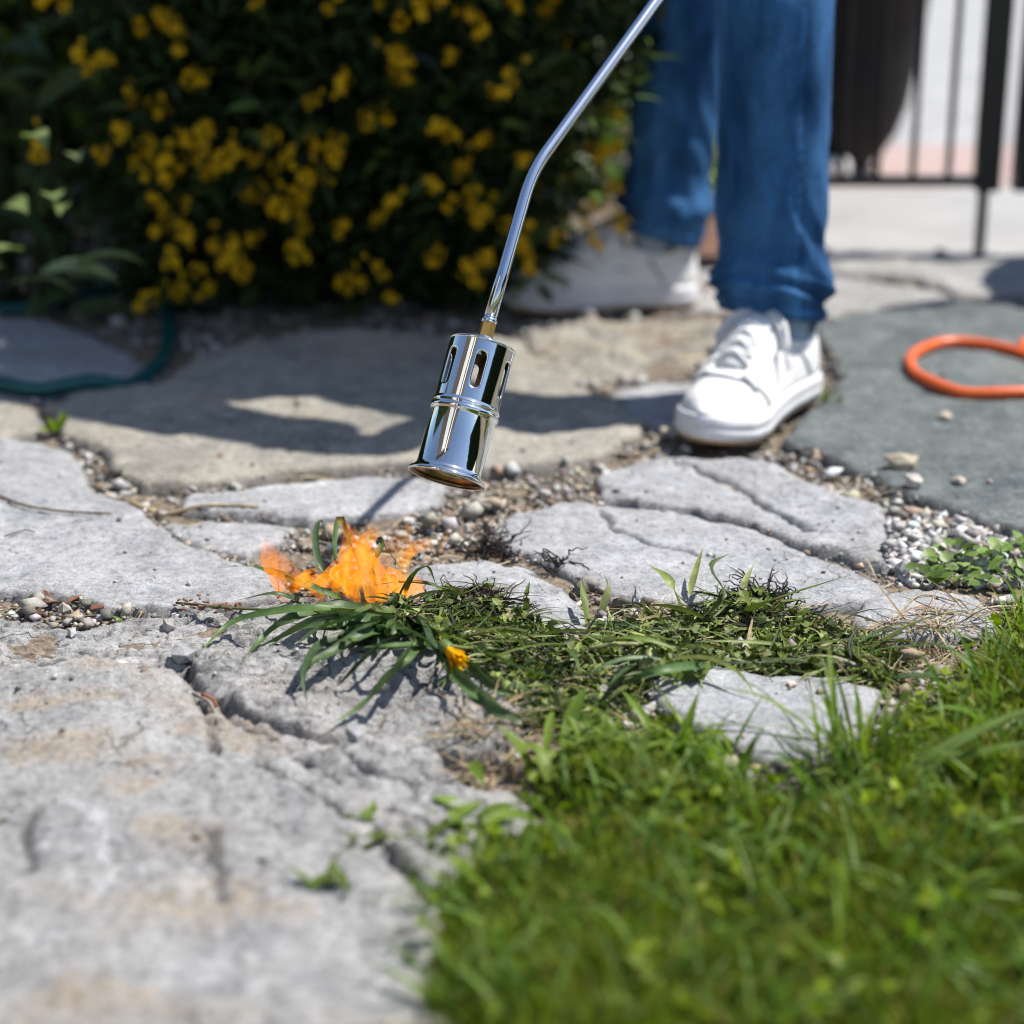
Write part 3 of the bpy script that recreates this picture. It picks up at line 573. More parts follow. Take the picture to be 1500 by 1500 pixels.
    tg = mb.build('tongue', M['white'], root); so = tg.modifiers.new('thick', 'SOLIDIFY'); so.thickness = .006; so.offset = 0
    ey = [(.200 - .0155 * i, .36 + .012 * i) for i in range(6)]; mb = MB(); me_ = MB()
    for i, (x, t) in enumerate(ey):
        for sgn in (-1, 1):
            p = Vector(up(x, sgn * t, .0008)); q = Vector(up(x, sgn * (t + .12), .0008)); c = Vector(up(x, sgn * t, -.01)); nn = (p - c).normalized()
            V, Fc = lathe([(0, .0030), (.0009, .0030), (.0011, .0022), (.0004, .0016), (.0002, 0)], p, nn, 12); me_.add([m @ v for v in V], Fc)
            if i < 5:
                x2, t2 = ey[i + 1]; p = Vector(up(x, sgn * t, .0035)); e = Vector(up(x2, -sgn * t2, .0035)); xm_ = (x + x2) / 2; mdp = Vector((xm_, mid(xm_), topz(xm_) + .006 + spring(xm_))); ln = spline([p, p.lerp(mdp, .5) + Vector((0, 0, .004)), mdp + Vector((0, 0, .003)), mdp.lerp(e, .5) + Vector((0, 0, .004)), e], 3)
                mb.add([m @ Vector(v) for v in tube(ln, .0026, 6)[0]], tube(ln, .0026, 6)[1])
    me_.build('eyelet', M['seam'], root)
    kx = .116; kz = topz(kx) + .012; kp = Vector((kx, mid(kx), kz))    # bow: two loops and two ends
    for sgn in (-1, 1):
        for ln in ([kp, kp + Vector((.004, sgn * .016, .006)), kp + Vector((.014, sgn * .034, -.004)), kp + Vector((.026, sgn * .044, -.026)), kp + Vector((.020, sgn * .036, -.026)), kp + Vector((.008, sgn * .016, -.006)), kp],
                   [kp, kp + Vector((.012, sgn * .018, .004)), kp + Vector((.020, sgn * .036, -.018)), kp + Vector((.030, sgn * .047, -.045))]):
            V, Fc = tube(spline(ln, 6), .0030, 6); mb.add([m @ Vector(v) for v in V], Fc)
    V, Fc = tube([kp + Vector((0, -.007, 0)), kp, kp + Vector((0, .007, 0))], [.003, .006, .003], 8); mb.add([m @ v for v in V], Fc)
    mb.build('laces', M['lace'], root)
    for sgn in (-1, 1):                          # raised eyestay panels
        mb = MB(); n = 16
        for i in range(n):
            w = i / (n - 1)
            for j in range(6): mb.v.append(tuple(m @ Vector(up(.218 - .112 * w, sgn * (.25 + .03 * w + (.34 - .04 * w) * j / 5), .0028)))); mb.c.append((1, 1, 1))
        mb.f = [(i * 6 + j, i * 6 + j + 1, i * 6 + 7 + j, i * 6 + 6 + j) for i in range(n - 1) for j in range(5)]
        ep = mb.build('eyestay', M['white'], root); so = ep.modifiers.new('thick', 'SOLIDIFY'); so.thickness = .004; so.offset = 0
    mb = MB()                                    # stitched seams, crease shadow painted in as dark grey: toe cap, eyestay, heel counter
    for ln in ([up(.222 - .03 * abs(t) ** 2, t, .0006) for t in np.linspace(-.95, .95, 30)], [up(.215 - .10 * w, .44 + .12 * w, .0006) for w in np.linspace(0, 1, 14)], [up(.215 - .10 * w, -.44 - .12 * w, .0006) for w in np.linspace(0, 1, 14)],
               [up(.055 + .02 * w, .96 - .3 * w, .0006) for w in np.linspace(0, 1, 10)], [up(.055 + .02 * w, -.96 + .3 * w, .0006) for w in np.linspace(0, 1, 10)]):
        V, Fc = tube([m @ Vector(p) for p in ln], .0019, 6); mb.add(V, Fc)
    for x, t in ((.108, .80), (.120, .80)):
        for sgn in (-1, 1): p = Vector(up(x, sgn * t, .0006)); nn = Vector((0, sgn, .35)).normalized(); V, Fc = lathe([(0, .0028), (.0007, .0022), (.0003, 0)], p, nn, 12); mb.add([m @ v for v in V], Fc)
    mb.build('seam', M['seam'], root)
    V, Fc = tube([m @ Vector(p) for p in ((.075, 0, .035), (.070, 0, .07), (.062, 0, .11), (.058, 0, .17))], [.022, .027, .031, .033], 24); obj('sock', V, Fc, M['sock'], root)
    return m
FH, FD = (.352, 2.384), Vector((-.52, -.854)); BH, BD = (.264, 2.862), Vector((-.992, -.125))
shoe(FH, FD, .006); shoe(BH, BD, -.002)
# jeans: each leg lofted ring by ring with the cloth stacked in folds over the shoe
def leg_rings(ctrl, fold, seed, seg=72):
    """ctrl: list of (point, rx, ry, hem slant)"""
    zs = np.array([c[0][2] for c in ctrl]); zz = np.concatenate([np.arange(zs[0], .36, .0035), np.arange(.36, zs[-1], .02)]); rings = []; cols = []
    for z in zz:
        c = [float(np.interp(z, zs, [q[0][k] for q in ctrl])) for k in (0, 1)]; rx = np.interp(z, zs, [q[1] for q in ctrl]); ry = np.interp(z, zs, [q[2] for q in ctrl])
        a = np.linspace(0, 2 * math.pi, seg, endpoint=False); e = z - zs[0]
        g = math.exp(-((e - .035) / .030) ** 2); ca, sa = np.cos(a), np.sin(a)
        rid = 1 - 2.6 * np.abs(noise2(ca * 1.1 + seed + e * 14, sa * 1.1 + e * 44 + .8 * np.sin(a + seed)))
        dsp = .0075 * g * rid + .006 * math.exp(-((e - .048) / .020) ** 2) - .003 * math.exp(-((e - .092) / .02) ** 2)
        dsp = dsp + .0052 * (1 - 2.4 * np.abs(noise2(ca * 1.3 - seed + e * 7, sa * 1.3 + e * 13))) * math.exp(-((e - .10) / .13) ** 2) + .0024 * noise2(ca * 1.8 - seed, sa * 1.8 + z * 2.2) + .0010 * noise2(ca * 5, sa * 5 + z * 14)
        if e < .018: dsp = dsp + .0012 * (1 if .001 < e < .016 else 0)
        hem = fold(a) * math.exp(-e / .05)
        rings.append(np.stack([c[0] + (rx + dsp) * np.cos(a), c[1] + (ry + dsp) * np.sin(a), z + hem + 0 * a], 1))
        sm = np.exp(-((((a - 5.17 + math.pi) % (2 * math.pi)) - math.pi) / .035) ** 2); st = np.exp(-((((a - 5.08 + math.pi) % (2 * math.pi)) - math.pi) / .022) ** 2) * (.5 + .5 * np.sign(np.sin(z * 1400)))
        hemst = 1.0 if .013 < e < .0165 else 0
        k = 1 - .35 * sm + 1.0 * st + .9 * hemst; cols.append(np.stack([k, k, k], 1))
    n = seg; V = np.concatenate(rings); i = np.arange(len(rings) * n).reshape(-1, n); j = np.roll(i, -1, 1)
    return V, np.stack([i[:-1], j[:-1], j[1:], i[1:]], -1).reshape(-1, 4), np.concatenate(cols)
V1, F1, C1 = leg_rings([((.306, 2.345, .106), .058, .060), ((.303, 2.338, .135), .061, .064), ((.300, 2.333, .17), .060, .066), ((.297, 2.332, .33), .062, .068), ((.292, 2.315, .47), .063, .066), ((.292, 2.40, .72), .078, .082), ((.290, 2.53, .92), .09, .095)], lambda a: -.014 * np.cos(a - .93), 1.7)
V2, F2, C2 = leg_rings([((.208, 2.858, .098), .056, .058), ((.214, 2.856, .13), .057, .060), ((.224, 2.85, .25), .060, .064), ((.232, 2.80, .47), .062, .066), ((.24, 2.74, .72), .078, .082), ((.25, 2.68, .92), .09, .095)], lambda a: .018 * np.cos(a - 3.1), 4.1)
pv, pf = tube([(.27, 2.60, .82), (.27, 2.60, .88), (.268, 2.60, .97), (.265, 2.598, 1.02)], [.12, .165, .165, .15], 40)
nb = len(V1); nc = nb + len(V2)
jeans = obj('jeans', np.concatenate([V1, V2, np.array([p[:] for p in pv])]), [tuple(f) for f in F1] + [tuple(f + nb) for f in F2] + [tuple(i + nc for i in f) for f in pf], M['denim'], who, np.concatenate([C1, C2, np.ones((len(pv), 3))]))
so = jeans.modifiers.new('thick', 'SOLIDIFY'); so.thickness = .0015; so.offset = -1
# body as one skinned figure
hand_c = endp + dr * .05
J = {}; ed = []; rr = {}
def jt(name, p, r, par=None):
    J[name] = len(J); rr[name] = (Vector(p), r)
    if par: ed.append((J[par], J[name]))
jt('pelvis', (.268, 2.60, .95), .13); jt('waist', (.26, 2.59, 1.08), .12, 'pelvis'); jt('chest', (.235, 2.57, 1.28), .135, 'waist'); jt('neckbase', (.215, 2.555, 1.43), .075, 'chest'); jt('neck', (.20, 2.545, 1.50), .055, 'neckbase'); jt('skull', (.185, 2.53, 1.60), .082, 'neck'); jt('crown', (.18, 2.53, 1.69), .07, 'skull'); jt('nose', (.095, 2.475, 1.585), .016, 'skull')
sh = Vector((.45, -.85, 0)).normalized()
for sd, s_ in (('l', 1), ('r', -1)):
    c = Vector((.215, 2.56, 1.40)) + sh * .17 * s_; jt(sd + 'shoulder', c, .055, 'chest')
    el = Vector((.43, 2.24, 1.06)) if s_ > 0 else Vector((.13, 2.83, 1.12)); wr = hand_c + Vector((.01, .01, .085)) if s_ > 0 else Vector((.06, 2.66, .93))
    jt(sd + 'elbow', el, .042, sd + 'shoulder'); jt(sd + 'wrist', wr, .028, sd + 'elbow'); hd = hand_c + Vector((0, 0, .03)) if s_ > 0 else wr + Vector((-.03, -.04, -.06)); jt(sd + 'palm', hd, .026, sd + 'wrist')
    for i, ln in enumerate((.030, .034, .032, .026)):
        off = dr * (.022 * (i - 1.5)) if s_ > 0 else sh * .019 * (i - 1.5); a1 = hd + off + Vector((-.024, .012, -.014)); jt(f'{sd}f{i}a', a1, .0095, sd + 'palm'); a2 = a1 + Vector((.004, 0, -ln)); jt(f'{sd}f{i}b', a2, .0088, f'{sd}f{i}a'); jt(f'{sd}f{i}c', a2 + Vector((.022, -.004, -.012)), .008, f'{sd}f{i}b')
    jt(sd + 'th1', hd + Vector((.028, -.01, -.012)), .011, sd + 'palm'); jt(sd + 'th2', hd + Vector((.03, -.012, -.042)), .009, sd + 'th1')
for sd, hp, kn, an in (('l', (.29, 2.53, .88), (.29, 2.32, .47), (.314, 2.345, .10)), ('r', (.25, 2.68, .88), (.232, 2.80, .47), (.20, 2.853, .10))):
    jt(sd + 'hip', hp, .08, 'pelvis'); jt(sd + 'knee', kn, .047, sd + 'hip'); jt(sd + 'ankle', an, .034, sd + 'knee')
me = bpy.data.meshes.new('body'); o0 = Vector(who.location); me.from_pydata([rr[k][0] - o0 for k in J], ed, []); body = bpy.data.objects.new('body', me); C.objects.link(body); body.parent = who
sm = body.modifiers.new('skin', 'SKIN'); sm.use_smooth_shade = True
for i, k in enumerate(J):
    v = me.skin_vertices[0].data[i]; v.radius = (rr[k][1],) * 2; v.use_root = (k == 'pelvis')
ss = body.modifiers.new('sub', 'SUBSURF'); ss.levels = 1; ss.render_levels = 1; me.materials.append(M['skin'])
mb = MB(); mb.add(*tube([(.268, 2.6, .92), (.262, 2.59, 1.06), (.24, 2.575, 1.25), (.222, 2.56, 1.39), (.215, 2.555, 1.45)], [.168, .155, .165, .135, .07], 32))
for s_, el in ((1, Vector((.43, 2.24, 1.06))), (-1, Vector((.13, 2.83, 1.12)))): c = Vector((.215, 2.56, 1.40)) + sh * .13 * s_; mb.add(*tube([c, c.lerp(el, .35), c.lerp(el, .8)], [.075, .066, .056], 20))
mb.build('shirt', M['shirt'], who)
bm = bmesh.new(); bmesh.ops.create_icosphere(bm, subdivisions=3, radius=.096); V = [Vector((.195, 2.54, 1.645)) + v.co for v in bm.verts if True]; keep = [f for f in bm.faces if f.calc_center_median().z > -.03 + .5 * -f.calc_center_median().x * .0 or f.calc_center_median().x > .04]
obj('hair', V, [tuple(v.index for v in f.verts) for f in keep], M['hair'], who); bm.free()

# ---------------------------------------------------------------- hoses
def hose(name, px, r, m, label, lift=0.0):
    pts = []
    for x, y in px: p = gp(x, y); z = float(place([p[:2]])[0]); pts.append(Vector((p.x, p.y, max(z, -.012) + r + lift)))
    V, Fc = tube(spline(pts, 8), r, 14); o = obj(name, V, Fc, m, origin=pts[len(pts) // 2]); return tag(o, label, 'hose')
hose('garden_hose', [(-160, 560), (-60, 574), (0, 578), (60, 581), (130, 578), (190, 566), (228, 540), (246, 505), (246, 470), (235, 440), (200, 420), (140, 432), (80, 447), (30, 453), (-60, 460), (-160, 465)], .0098, M['hose'], 'teal green garden hose looping out from under the shrub over the left slabs')
hose('gas_hose', [(1700, 560), (1600, 552), (1520, 540), (1480, 529), (1430, 518), (1385, 517), (1348, 527), (1332, 545), (1338, 563), (1365, 578), (1410, 588), (1460, 591), (1530, 588), (1610, 575), (1640, 545), (1600, 520), (1540, 510), (1505, 514), (1497, 524), (1512, 536)], .0072, M['orange'], 'bright orange rubber hose coiled on the green grey slab')

# ---------------------------------------------------------------- yellow flowering shrub and the broad-leaved plant
shrub = empty('flowering_shrub', (-.28, 3.0, -.012), 'dark green shrub with clusters of yellow flowers behind the torch', 'shrub')
def leaf_cloud(P, length, width, cols, seg=3, rise=(-.5, 1.0)):
    n = len(P); return blades(P, R.uniform(0, 6.28, n), R.uniform(*length, n), R.uniform(*width, n), R.uniform(*rise, n), R.uniform(.2, 1.2, n), seg, .2), n
def shrub_pts(n):
    out = []
    while len(out) < n:
        x, y, z = R.uniform(-.62, .22), R.uniform(2.70, 3.45), R.uniform(0, .95)
        bulge = .10 * noise2(x * 5, z * 5) ; front = 2.80 - .11 * math.sin(min(1, z / .35) * math.pi * .62) + bulge * .6
        right = .03 + .16 * min(1, z / .40) + .05 * noise2(z * 7 + 3, y * 5)
        left = -.56 + .04 * noise2(z * 6, y * 6 + 9); topz = .92 + .1 * noise2(x * 4, y * 4)
        if y > front and left < x < right and z < topz and (y < front + .18 or R.uniform() < .25): out.append((x, y, z))
    return np.array(out)
P = shrub_pts(24000); (V, Fc, k), n = leaf_cloud(P, (.030, .062), (.009, .017), None)
c = pick([(.028, .05, .016), (.02, .04, .014), (.04, .065, .018), (.03, .045, .02), (.07, .11, .03), (.06, .10, .025)], n, .25)
f_ = obj('foliage', V, Fc, M['shrub'], shrub, np.repeat(c, k, 0)); f_['kind'] = 'stuff'
mb = MB()
for i in range(70):
    b = Vector((R.uniform(-.45, .05), R.uniform(2.85, 3.25), -.01)); tpt = b + Vector((R.normal(0, .08), R.normal(-.05, .07), R.uniform(.5, .85))); mb.add(*tube([b, b.lerp(tpt, .5) + Vector((0, -.02, 0)), tpt], [.004, .003, .0015], 5), col=(.06, .05, .02))
s_ = mb.build('stems', M['shrub'], shrub); s_['kind'] = 'stuff'
def cluster_mesh(n):
    Vs, Fs, Cs = [], [], []
    for i in range(n):
        z = float(np.clip(R.normal(0, .013), -.024, .024)); a0 = R.uniform(0, 6.28); rad_ = min(.013, abs(R.normal(0, .009))); c = np.array([math.cos(a0) * rad_, math.sin(a0) * rad_, z]); ax = Vector((math.cos(a0), math.sin(a0), R.uniform(-.1, .9))).normalized(); u = ax.orthogonal().normalized(); w = ax.cross(u); fr = R.uniform(.005, .0105)
        for q in range(5):
            b = q * 1.2566 + R.normal(0, .1); e1_, e2_ = (u * math.cos(b) + w * math.sin(b)), (-u * math.sin(b) + w * math.cos(b)); o = len(Vs)
            for rr_, ww, up_ in ((.0008, .0008, 0), (.45 * fr, .30 * fr, .15 * fr), (.8 * fr, .28 * fr, .18 * fr), (fr, .04 * fr, .08 * fr)):
                for sg in (-1, 1): Vs.append(tuple(Vector(c) + e1_ * rr_ + e2_ * ww * sg + ax * up_)); Cs.append([(.88, .58, .010), (.82, .50, .008), (.66, .33, .008)][R.integers(0, 3)])
            Fs += [(o, o + 1, o + 3, o + 2), (o + 2, o + 3, o + 5, o + 4), (o + 4, o + 5, o + 7, o + 6)]
    V, Fq = tube([(0, 0, -.034), (0, 0, 0), (0, 0, .026)], [.0016, .0014, .0008], 5); o = len(Vs); Vs += [tuple(v) for v in V]; Fs += [tuple(i + o for i in f) for f in Fq]; Cs += [(.05, .09, .02)] * len(V)
    return Vs, Fs, np.array(Cs)
FX = [(180, 200), (215, 212), (240, 232), (268, 242), (212, 255), (238, 262), (300, 200), (312, 250), (345, 212), (372, 232), (395, 250), (420, 225), (446, 258), (384, 274), (362, 282), (430, 280), (442, 302), (410, 300), (470, 250), (490, 208), (494, 232), (230, 296), (266, 287), (250, 325), (247, 378), (266, 350), (345, 368), (352, 395), (322, 358), (375, 350), (290, 402), (302, 424), (264, 424), (220, 431), (432, 368), (448, 338), (500, 336), (510, 412), (548, 390), (524, 417), (570, 437), (556, 316), (576, 292), (640, 366), (632, 380), (680, 250), (692, 285), (706, 310), (672, 292), (630, 270), (705, 385), (690, 402), (765, 355), (772, 382), (835, 215), (860, 222), (882, 236), (905, 212), (886, 262), (902, 274), (842, 260), (852, 312), (872, 302), (822, 332), (905, 325), (660, 205), (705, 205), (765, 235), (55, 205), (150, 225), (200, 238), (285, 225), (330, 232), (460, 205), (395, 200), (270, 205), (790, 280), (740, 330), (865, 345)]
FX += [(R.uniform(60, 900), R.uniform(-20, 185)) for _ in range(38)]
variants = [cluster_mesh(R.integers(7, 12)) for _ in range(5)]; vd = [mesh_data('flower_cluster', *v) for v in variants]
for m_ in vd: m_.materials.append(M['petal'])
for i, (x, y) in enumerate(FX):
    Y = 2.655 + R.uniform(0, .06) + (.07 if x > 780 else 0); p = atY(x, y, Y); o = bpy.data.objects.new('flower_cluster', vd[i % 5]); C.objects.link(o); o.parent = shrub; o.location = p - Vector(shrub.location)
    o.rotation_euler = (R.normal(0, .5), R.normal(0, .5), R.uniform(0, 6.28)); s_ = R.uniform(.7, 1.15); o.scale = (s_,) * 3
plant = empty('leafy_plant', (-.66, 2.86, -.012), 'broad-leaved green plant with some leaves painted sunlit pale left of the flowering shrub', 'plant')
def leaf_strip(base, head, length, width, rise, curl, K=8, fold=.25, roll=0., twist=0.):
    t = np.linspace(0, 1, K + 1); p = Vector(base); out = []; Fq = []
    for i, w in enumerate(t):
        a = rise - curl * w ** 1.3; h = head + twist * w; dv = Vector((math.cos(a) * math.cos(h), math.cos(a) * math.sin(h), math.sin(a))); sd = Vector((-math.sin(h), math.cos(h), 0)); up_ = sd.cross(dv) * -1; up_ = dv.cross(sd)
        s2 = sd * math.cos(roll) + up_ * math.sin(roll); u2 = up_ * math.cos(roll) - sd * math.sin(roll)
        ww = (width * math.sin(math.pi * (.10 + .90 * w)) ** .75 * (1 - w ** 4) + .0004) * .5
        out += [p - s2 * ww + u2 * ww * fold, p - u2 * ww * fold * .5, p + s2 * ww + u2 * ww * fold]; p = p + dv * (length / K)
        if i: b = i * 3; Fq += [(b - 3, b - 2, b + 1, b), (b - 2, b - 1, b + 2, b + 1)]
    return out, Fq
for i in range(64):
    lo_ = i < 22; b = Vector((R.uniform(-.80, -.60), R.uniform(2.72, 2.98), R.uniform(0, .12) if lo_ else R.uniform(.08, .42)))
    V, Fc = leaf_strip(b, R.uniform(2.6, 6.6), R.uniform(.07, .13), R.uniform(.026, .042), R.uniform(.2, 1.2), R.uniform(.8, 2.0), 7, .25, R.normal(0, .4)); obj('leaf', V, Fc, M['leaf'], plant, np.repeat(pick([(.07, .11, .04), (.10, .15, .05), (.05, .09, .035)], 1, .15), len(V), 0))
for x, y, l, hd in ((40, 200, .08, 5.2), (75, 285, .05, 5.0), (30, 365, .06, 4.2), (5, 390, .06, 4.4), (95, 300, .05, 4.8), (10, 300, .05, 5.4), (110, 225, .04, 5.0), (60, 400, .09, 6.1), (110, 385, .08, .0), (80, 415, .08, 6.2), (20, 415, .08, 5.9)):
    b = atY(x, y, 2.55 + R.uniform(0, .05)); V, Fc = leaf_strip(b, hd, l * 1.2, .030, .35, 1.1, 7, .2, R.normal(0, .3)); obj('leaf', V, Fc, M['leaf'], plant, np.repeat(pick([(.24, .30, .14), (.18, .25, .09)], 1, .1), len(V), 0))  # paler green paints the sunlight into these leaves
mb = MB()
for i in range(26):
    b = Vector((R.uniform(-.78, -.62), R.uniform(2.80, 2.96), -.012)); mb.add(*tube([b, b + Vector((R.normal(0, .04), R.normal(-.03, .04), R.uniform(.2, .55)))], [.004, .002], 5), col=(.05, .07, .02))
s_ = mb.build('stems', M['shrub'], plant); s_['kind'] = 'stuff'
# lime plant beyond, between the legs
lp = empty('lime_plant', (.335, 3.50, -.006), 'small lime green plant in the mulch seen between the legs', 'plant')
for i in range(34): V, Fc = leaf_strip((.335 + R.normal(0, .03), 3.50 + R.normal(0, .03), R.uniform(.02, .13)), R.uniform(0, 6.28), R.uniform(.04, .07), .024, R.uniform(.2, 1.1), R.uniform(.4, 1.3), 5, .2); obj('leaf', V, Fc, M['leaf'], lp, np.repeat(pick([(.22, .34, .03), (.30, .40, .06)], 1, .1), len(V), 0))

# ---------------------------------------------------------------- the burning weeds
def wblade(name, par, px, width, col, h=None, K=14, m=None, fold=.3, roll=0.):
    """a broad grass leaf following points (x, y, height above the ground) of the place"""
    pts = []
    for q in px: hh = q[2] if len(q) > 2 else .004; p = gp(q[0], q[1]); z = float(place([p[:2]])[0]); p = gp(q[0], q[1], max(z, -.012) + hh); pts.append(p)
    P_ = spline(pts, max(2, K // (len(pts) - 1))); out, Fq = [], []; n = len(P_)
    for i, p in enumerate(P_):
        w = i / (n - 1); tg_ = (P_[min(i + 1, n - 1)] - P_[max(i - 1, 0)]).normalized(); sd = tg_.cross(Vector((0, 0, 1))); sd = sd.normalized() if sd.length > .05 else Vector((1, 0, 0)); up_ = sd.cross(tg_)
        r_ = roll + .5 * math.sin(w * 3 + roll * 5); s2 = sd * math.cos(r_) + up_ * math.sin(r_); u2 = up_ * math.cos(r_) - sd * math.sin(r_); ww = .5 * width * (math.sin(math.pi * (.18 + .82 * w)) ** .7 * (1 - w ** 5) + .02)
        out += [p - s2 * ww + u2 * ww * fold, p - u2 * ww * fold * .4, p + s2 * ww + u2 * ww * fold]
        if i: b = i * 3; Fq += [(b - 3, b - 2, b + 1, b), (b - 2, b - 1, b + 2, b + 1)]
    return obj(name, out, Fq, m or M['leaf'], par, np.repeat(np.array([col]) if not hasattr(col[0], '__len__') else np.array(col), len(out), 0))
GR = [(.075, .125, .045), (.06, .105, .045), (.09, .15, .05), (.05, .09, .04)]
tuft = empty('grass_tuft', gp(560, 905), 'tuft of broad green grass leaves splayed over the rock under the flames', 'weed')
LV = [([(570, 905), (500, 888, .02), (430, 905, .02), (385, 935, .012), (350, 975, .003)], .013), ([(560, 900), (470, 893, .02), (400, 898, .02), (335, 915, .012), (288, 962, .003)], .012),
      ([(590, 925), (520, 930, .02), (470, 945, .02), (445, 985, .012), (450, 1035, .003)], .011), ([(600, 930), (560, 945, .025), (525, 975, .015), (490, 1010, .004)], .010), ([(615, 930), (590, 965, .03), (555, 1010, .02), (520, 1042, .008), (480, 1062, .003)], .012),
      ([(600, 900), (620, 915, .03), (632, 945, .025), (655, 985, .01)], .010), ([(540, 890), (450, 858, .015), (390, 835, .012), (320, 827, .004)], .009), ([(500, 872), (470, 835, .03), (463, 790, .045), (470, 762, .05), (485, 800, .03)], .008),
      ([(520, 868), (490, 820, .03), (490, 775, .05), (500, 760, .055), (515, 800, .035), (535, 850, .02)], .009), ([(560, 930), (610, 930, .03), (650, 960, .02), (672, 1000, .006)], .011), ([(580, 915), (500, 915, .025), (430, 925, .02), (380, 960, .008)], .010),
      ([(600, 925), (540, 925, .03), (490, 955, .02), (455, 975, .01), (440, 1010, .004)], .012), ([(620, 940), (600, 960, .02), (580, 985, .01), (562, 1000, .004)], .009), ([(540, 900), (470, 905, .03), (410, 935, .02), (370, 950, .01)], .009),
      ([(560, 895), (520, 905, .035), (470, 920, .03), (420, 955, .012)], .011), ([(640, 935), (690, 975, .02), (730, 1010, .012), (790, 1030, .004)], .010), ([(640, 950), (680, 1000, .025), (720, 1030, .02), (760, 1060, .006)], .012),
      ([(650, 930), (720, 960, .025), (780, 985, .02), (850, 1000, .006)], .010), ([(680, 960), (740, 1000, .02), (800, 1015, .015), (880, 1000, .006)], .009), ([(660, 960), (700, 1020, .02), (750, 1050, .012), (790, 1050, .004)], .012),
      ([(500, 880), (440, 880, .02), (400, 870, .015), (345, 880, .004)], .008), ([(560, 880), (545, 840, .04), (560, 800, .06), (555, 790, .06), (600, 850, .02)], .007), ([(590, 880), (600, 850, .04), (625, 830, .05), (640, 860, .02)], .006),
      ([(540, 885), (480, 870, .03), (440, 850, .035), (405, 835, .02)], .008), ([(900, 1010), (960, 985, .02), (1020, 975, .015), (1060, 978, .005)], .010), ([(870, 1050), (900, 1000, .03), (930, 975, .02), (960, 965, .01)], .009)]
for i, (px, w) in enumerate(LV): wblade('leaf', tuft, px, w * .85, pick(GR, 1, .18), roll=R.normal(0, .45), fold=.45)
for i in range(34):
    a = R.uniform(2.2, 5.4); x0, y0 = 575 + R.normal(0, 35), 908 + R.normal(0, 12); l = R.uniform(50, 120); x1, y1 = x0 + math.cos(a) * l * 1.3, y0 - math.sin(a) * l * .55
    wblade('leaf', tuft, [(x0, y0), ((2 * x0 + x1) / 3, (2 * y0 + y1) / 3, R.uniform(.015, .035)), ((x0 + 2 * x1) / 3, (y0 + 2 * y1) / 3, R.uniform(.01, .03)), (x1, y1, .003)], R.uniform(.005, .010), pick(GR + [(.11, .15, .045)], 1, .15), K=9, roll=R.normal(0, .5))
wilt = empty('wilted_weeds', gp(880, 950), 'trail of limp scorched weeds strewn between the flames and the lawn', 'weed')
WZ = gpoly([(570, 905), (640, 885), (715, 878), (770, 912), (850, 940), (930, 908), (1000, 900), (1050, 885), (1120, 880), (1160, 900), (1260, 925), (1325, 965), (1310, 1000), (1200, 985), (1060, 972), (960, 1005), (880, 1060), (780, 1060), (720, 1025), (650, 970), (580, 935)])
def ragged(P): return P[(fbm(P[:, 0] * 22, P[:, 1] * 22, 3) > -.22) | (R.uniform(size=len(P)) < .12)]
def scorch(P, c):
    q = gp(690, 890); k_ = np.clip(1.25 - np.hypot(P[:, 0] - q.x, (P[:, 1] - q.y) * .8) / .075, 0, .9)[:, None] * R.uniform(.2, 1, (len(P), 1)); return c * (1 - k_) + np.array([.022, .018, .015]) * k_
def base3(P, lift=0.0): return np.column_stack([P, np.maximum(place(P), -.014) + lift])
WC = [(.17, .215, .05), (.23, .27, .09), (.12, .17, .03), (.25, .28, .12), (.075, .11, .025), (.05, .075, .02), (.13, .17, .04)]
P = ragged(scatter(WZ, 3300)); n = len(P); B = base3(P) + np.column_stack([np.zeros((n, 2)), R.uniform(.0005, .010, n)])
V, Fc, k = blades(B, R.uniform(0, 6.28, n), R.uniform(.02, .07, n), R.uniform(.0008, .0032, n), R.uniform(-.15, .45, n), R.uniform(.1, 1.3, n), 6, .3, R.normal(0, 1.2, n))
o = obj('tangle', V, Fc, M['leaf'], wilt, np.repeat(scorch(P, pick(WC + [(.03, .04, .015), (.02, .02, .012), (.26, .21, .11)], n, .3)), k, 0)); o['kind'] = 'stuff'
def lobed(c, size, head, crumple):               # a small crumpled lobed leaf, thirty-odd triangles
    K = 8; V, Fq = [], []
    for i in range(K + 1):
        w = i / K; wd = size * .42 * math.sin(math.pi * (.08 + .9 * w)) * (1 if i % 2 else .55); x = (w - .5) * size; zc = crumple * size * math.sin(w * 5 + c[0] * 90)
        for sg in (-1, 0, 1): V.append((x, sg * wd, zc + abs(sg) * size * .12 * math.sin(w * 9 + sg)))
        if i: b = i * 3; Fq += [(b - 3, b - 2, b + 1, b), (b - 2, b - 1, b + 2, b + 1)]
    m = Matrix.Translation(c) @ Matrix.Rotation(head, 4, 'Z') @ Matrix.Rotation(R.normal(0, .7), 4, 'X') @ Matrix.Rotation(R.normal(0, .5), 4, 'Y'); return [m @ Vector(v) for v in V], Fq
mb = MB(); P = ragged(scatter(WZ, 2500)); B = base3(P)
for p in B: V, Fc = lobed(Vector(p) + Vector((0, 0, R.uniform(.002, .014))), R.uniform(.006, .018), R.uniform(0, 6.28), R.uniform(.1, .4)); mb.add(V, Fc, pick(WC + [(.035, .05, .015)], 1, .3)[0])
o = mb.build('crumpled_leaves', M['leaf'], wilt); o['kind'] = 'stuff'
P = ragged(scatter(WZ, 125)); B = base3(P)
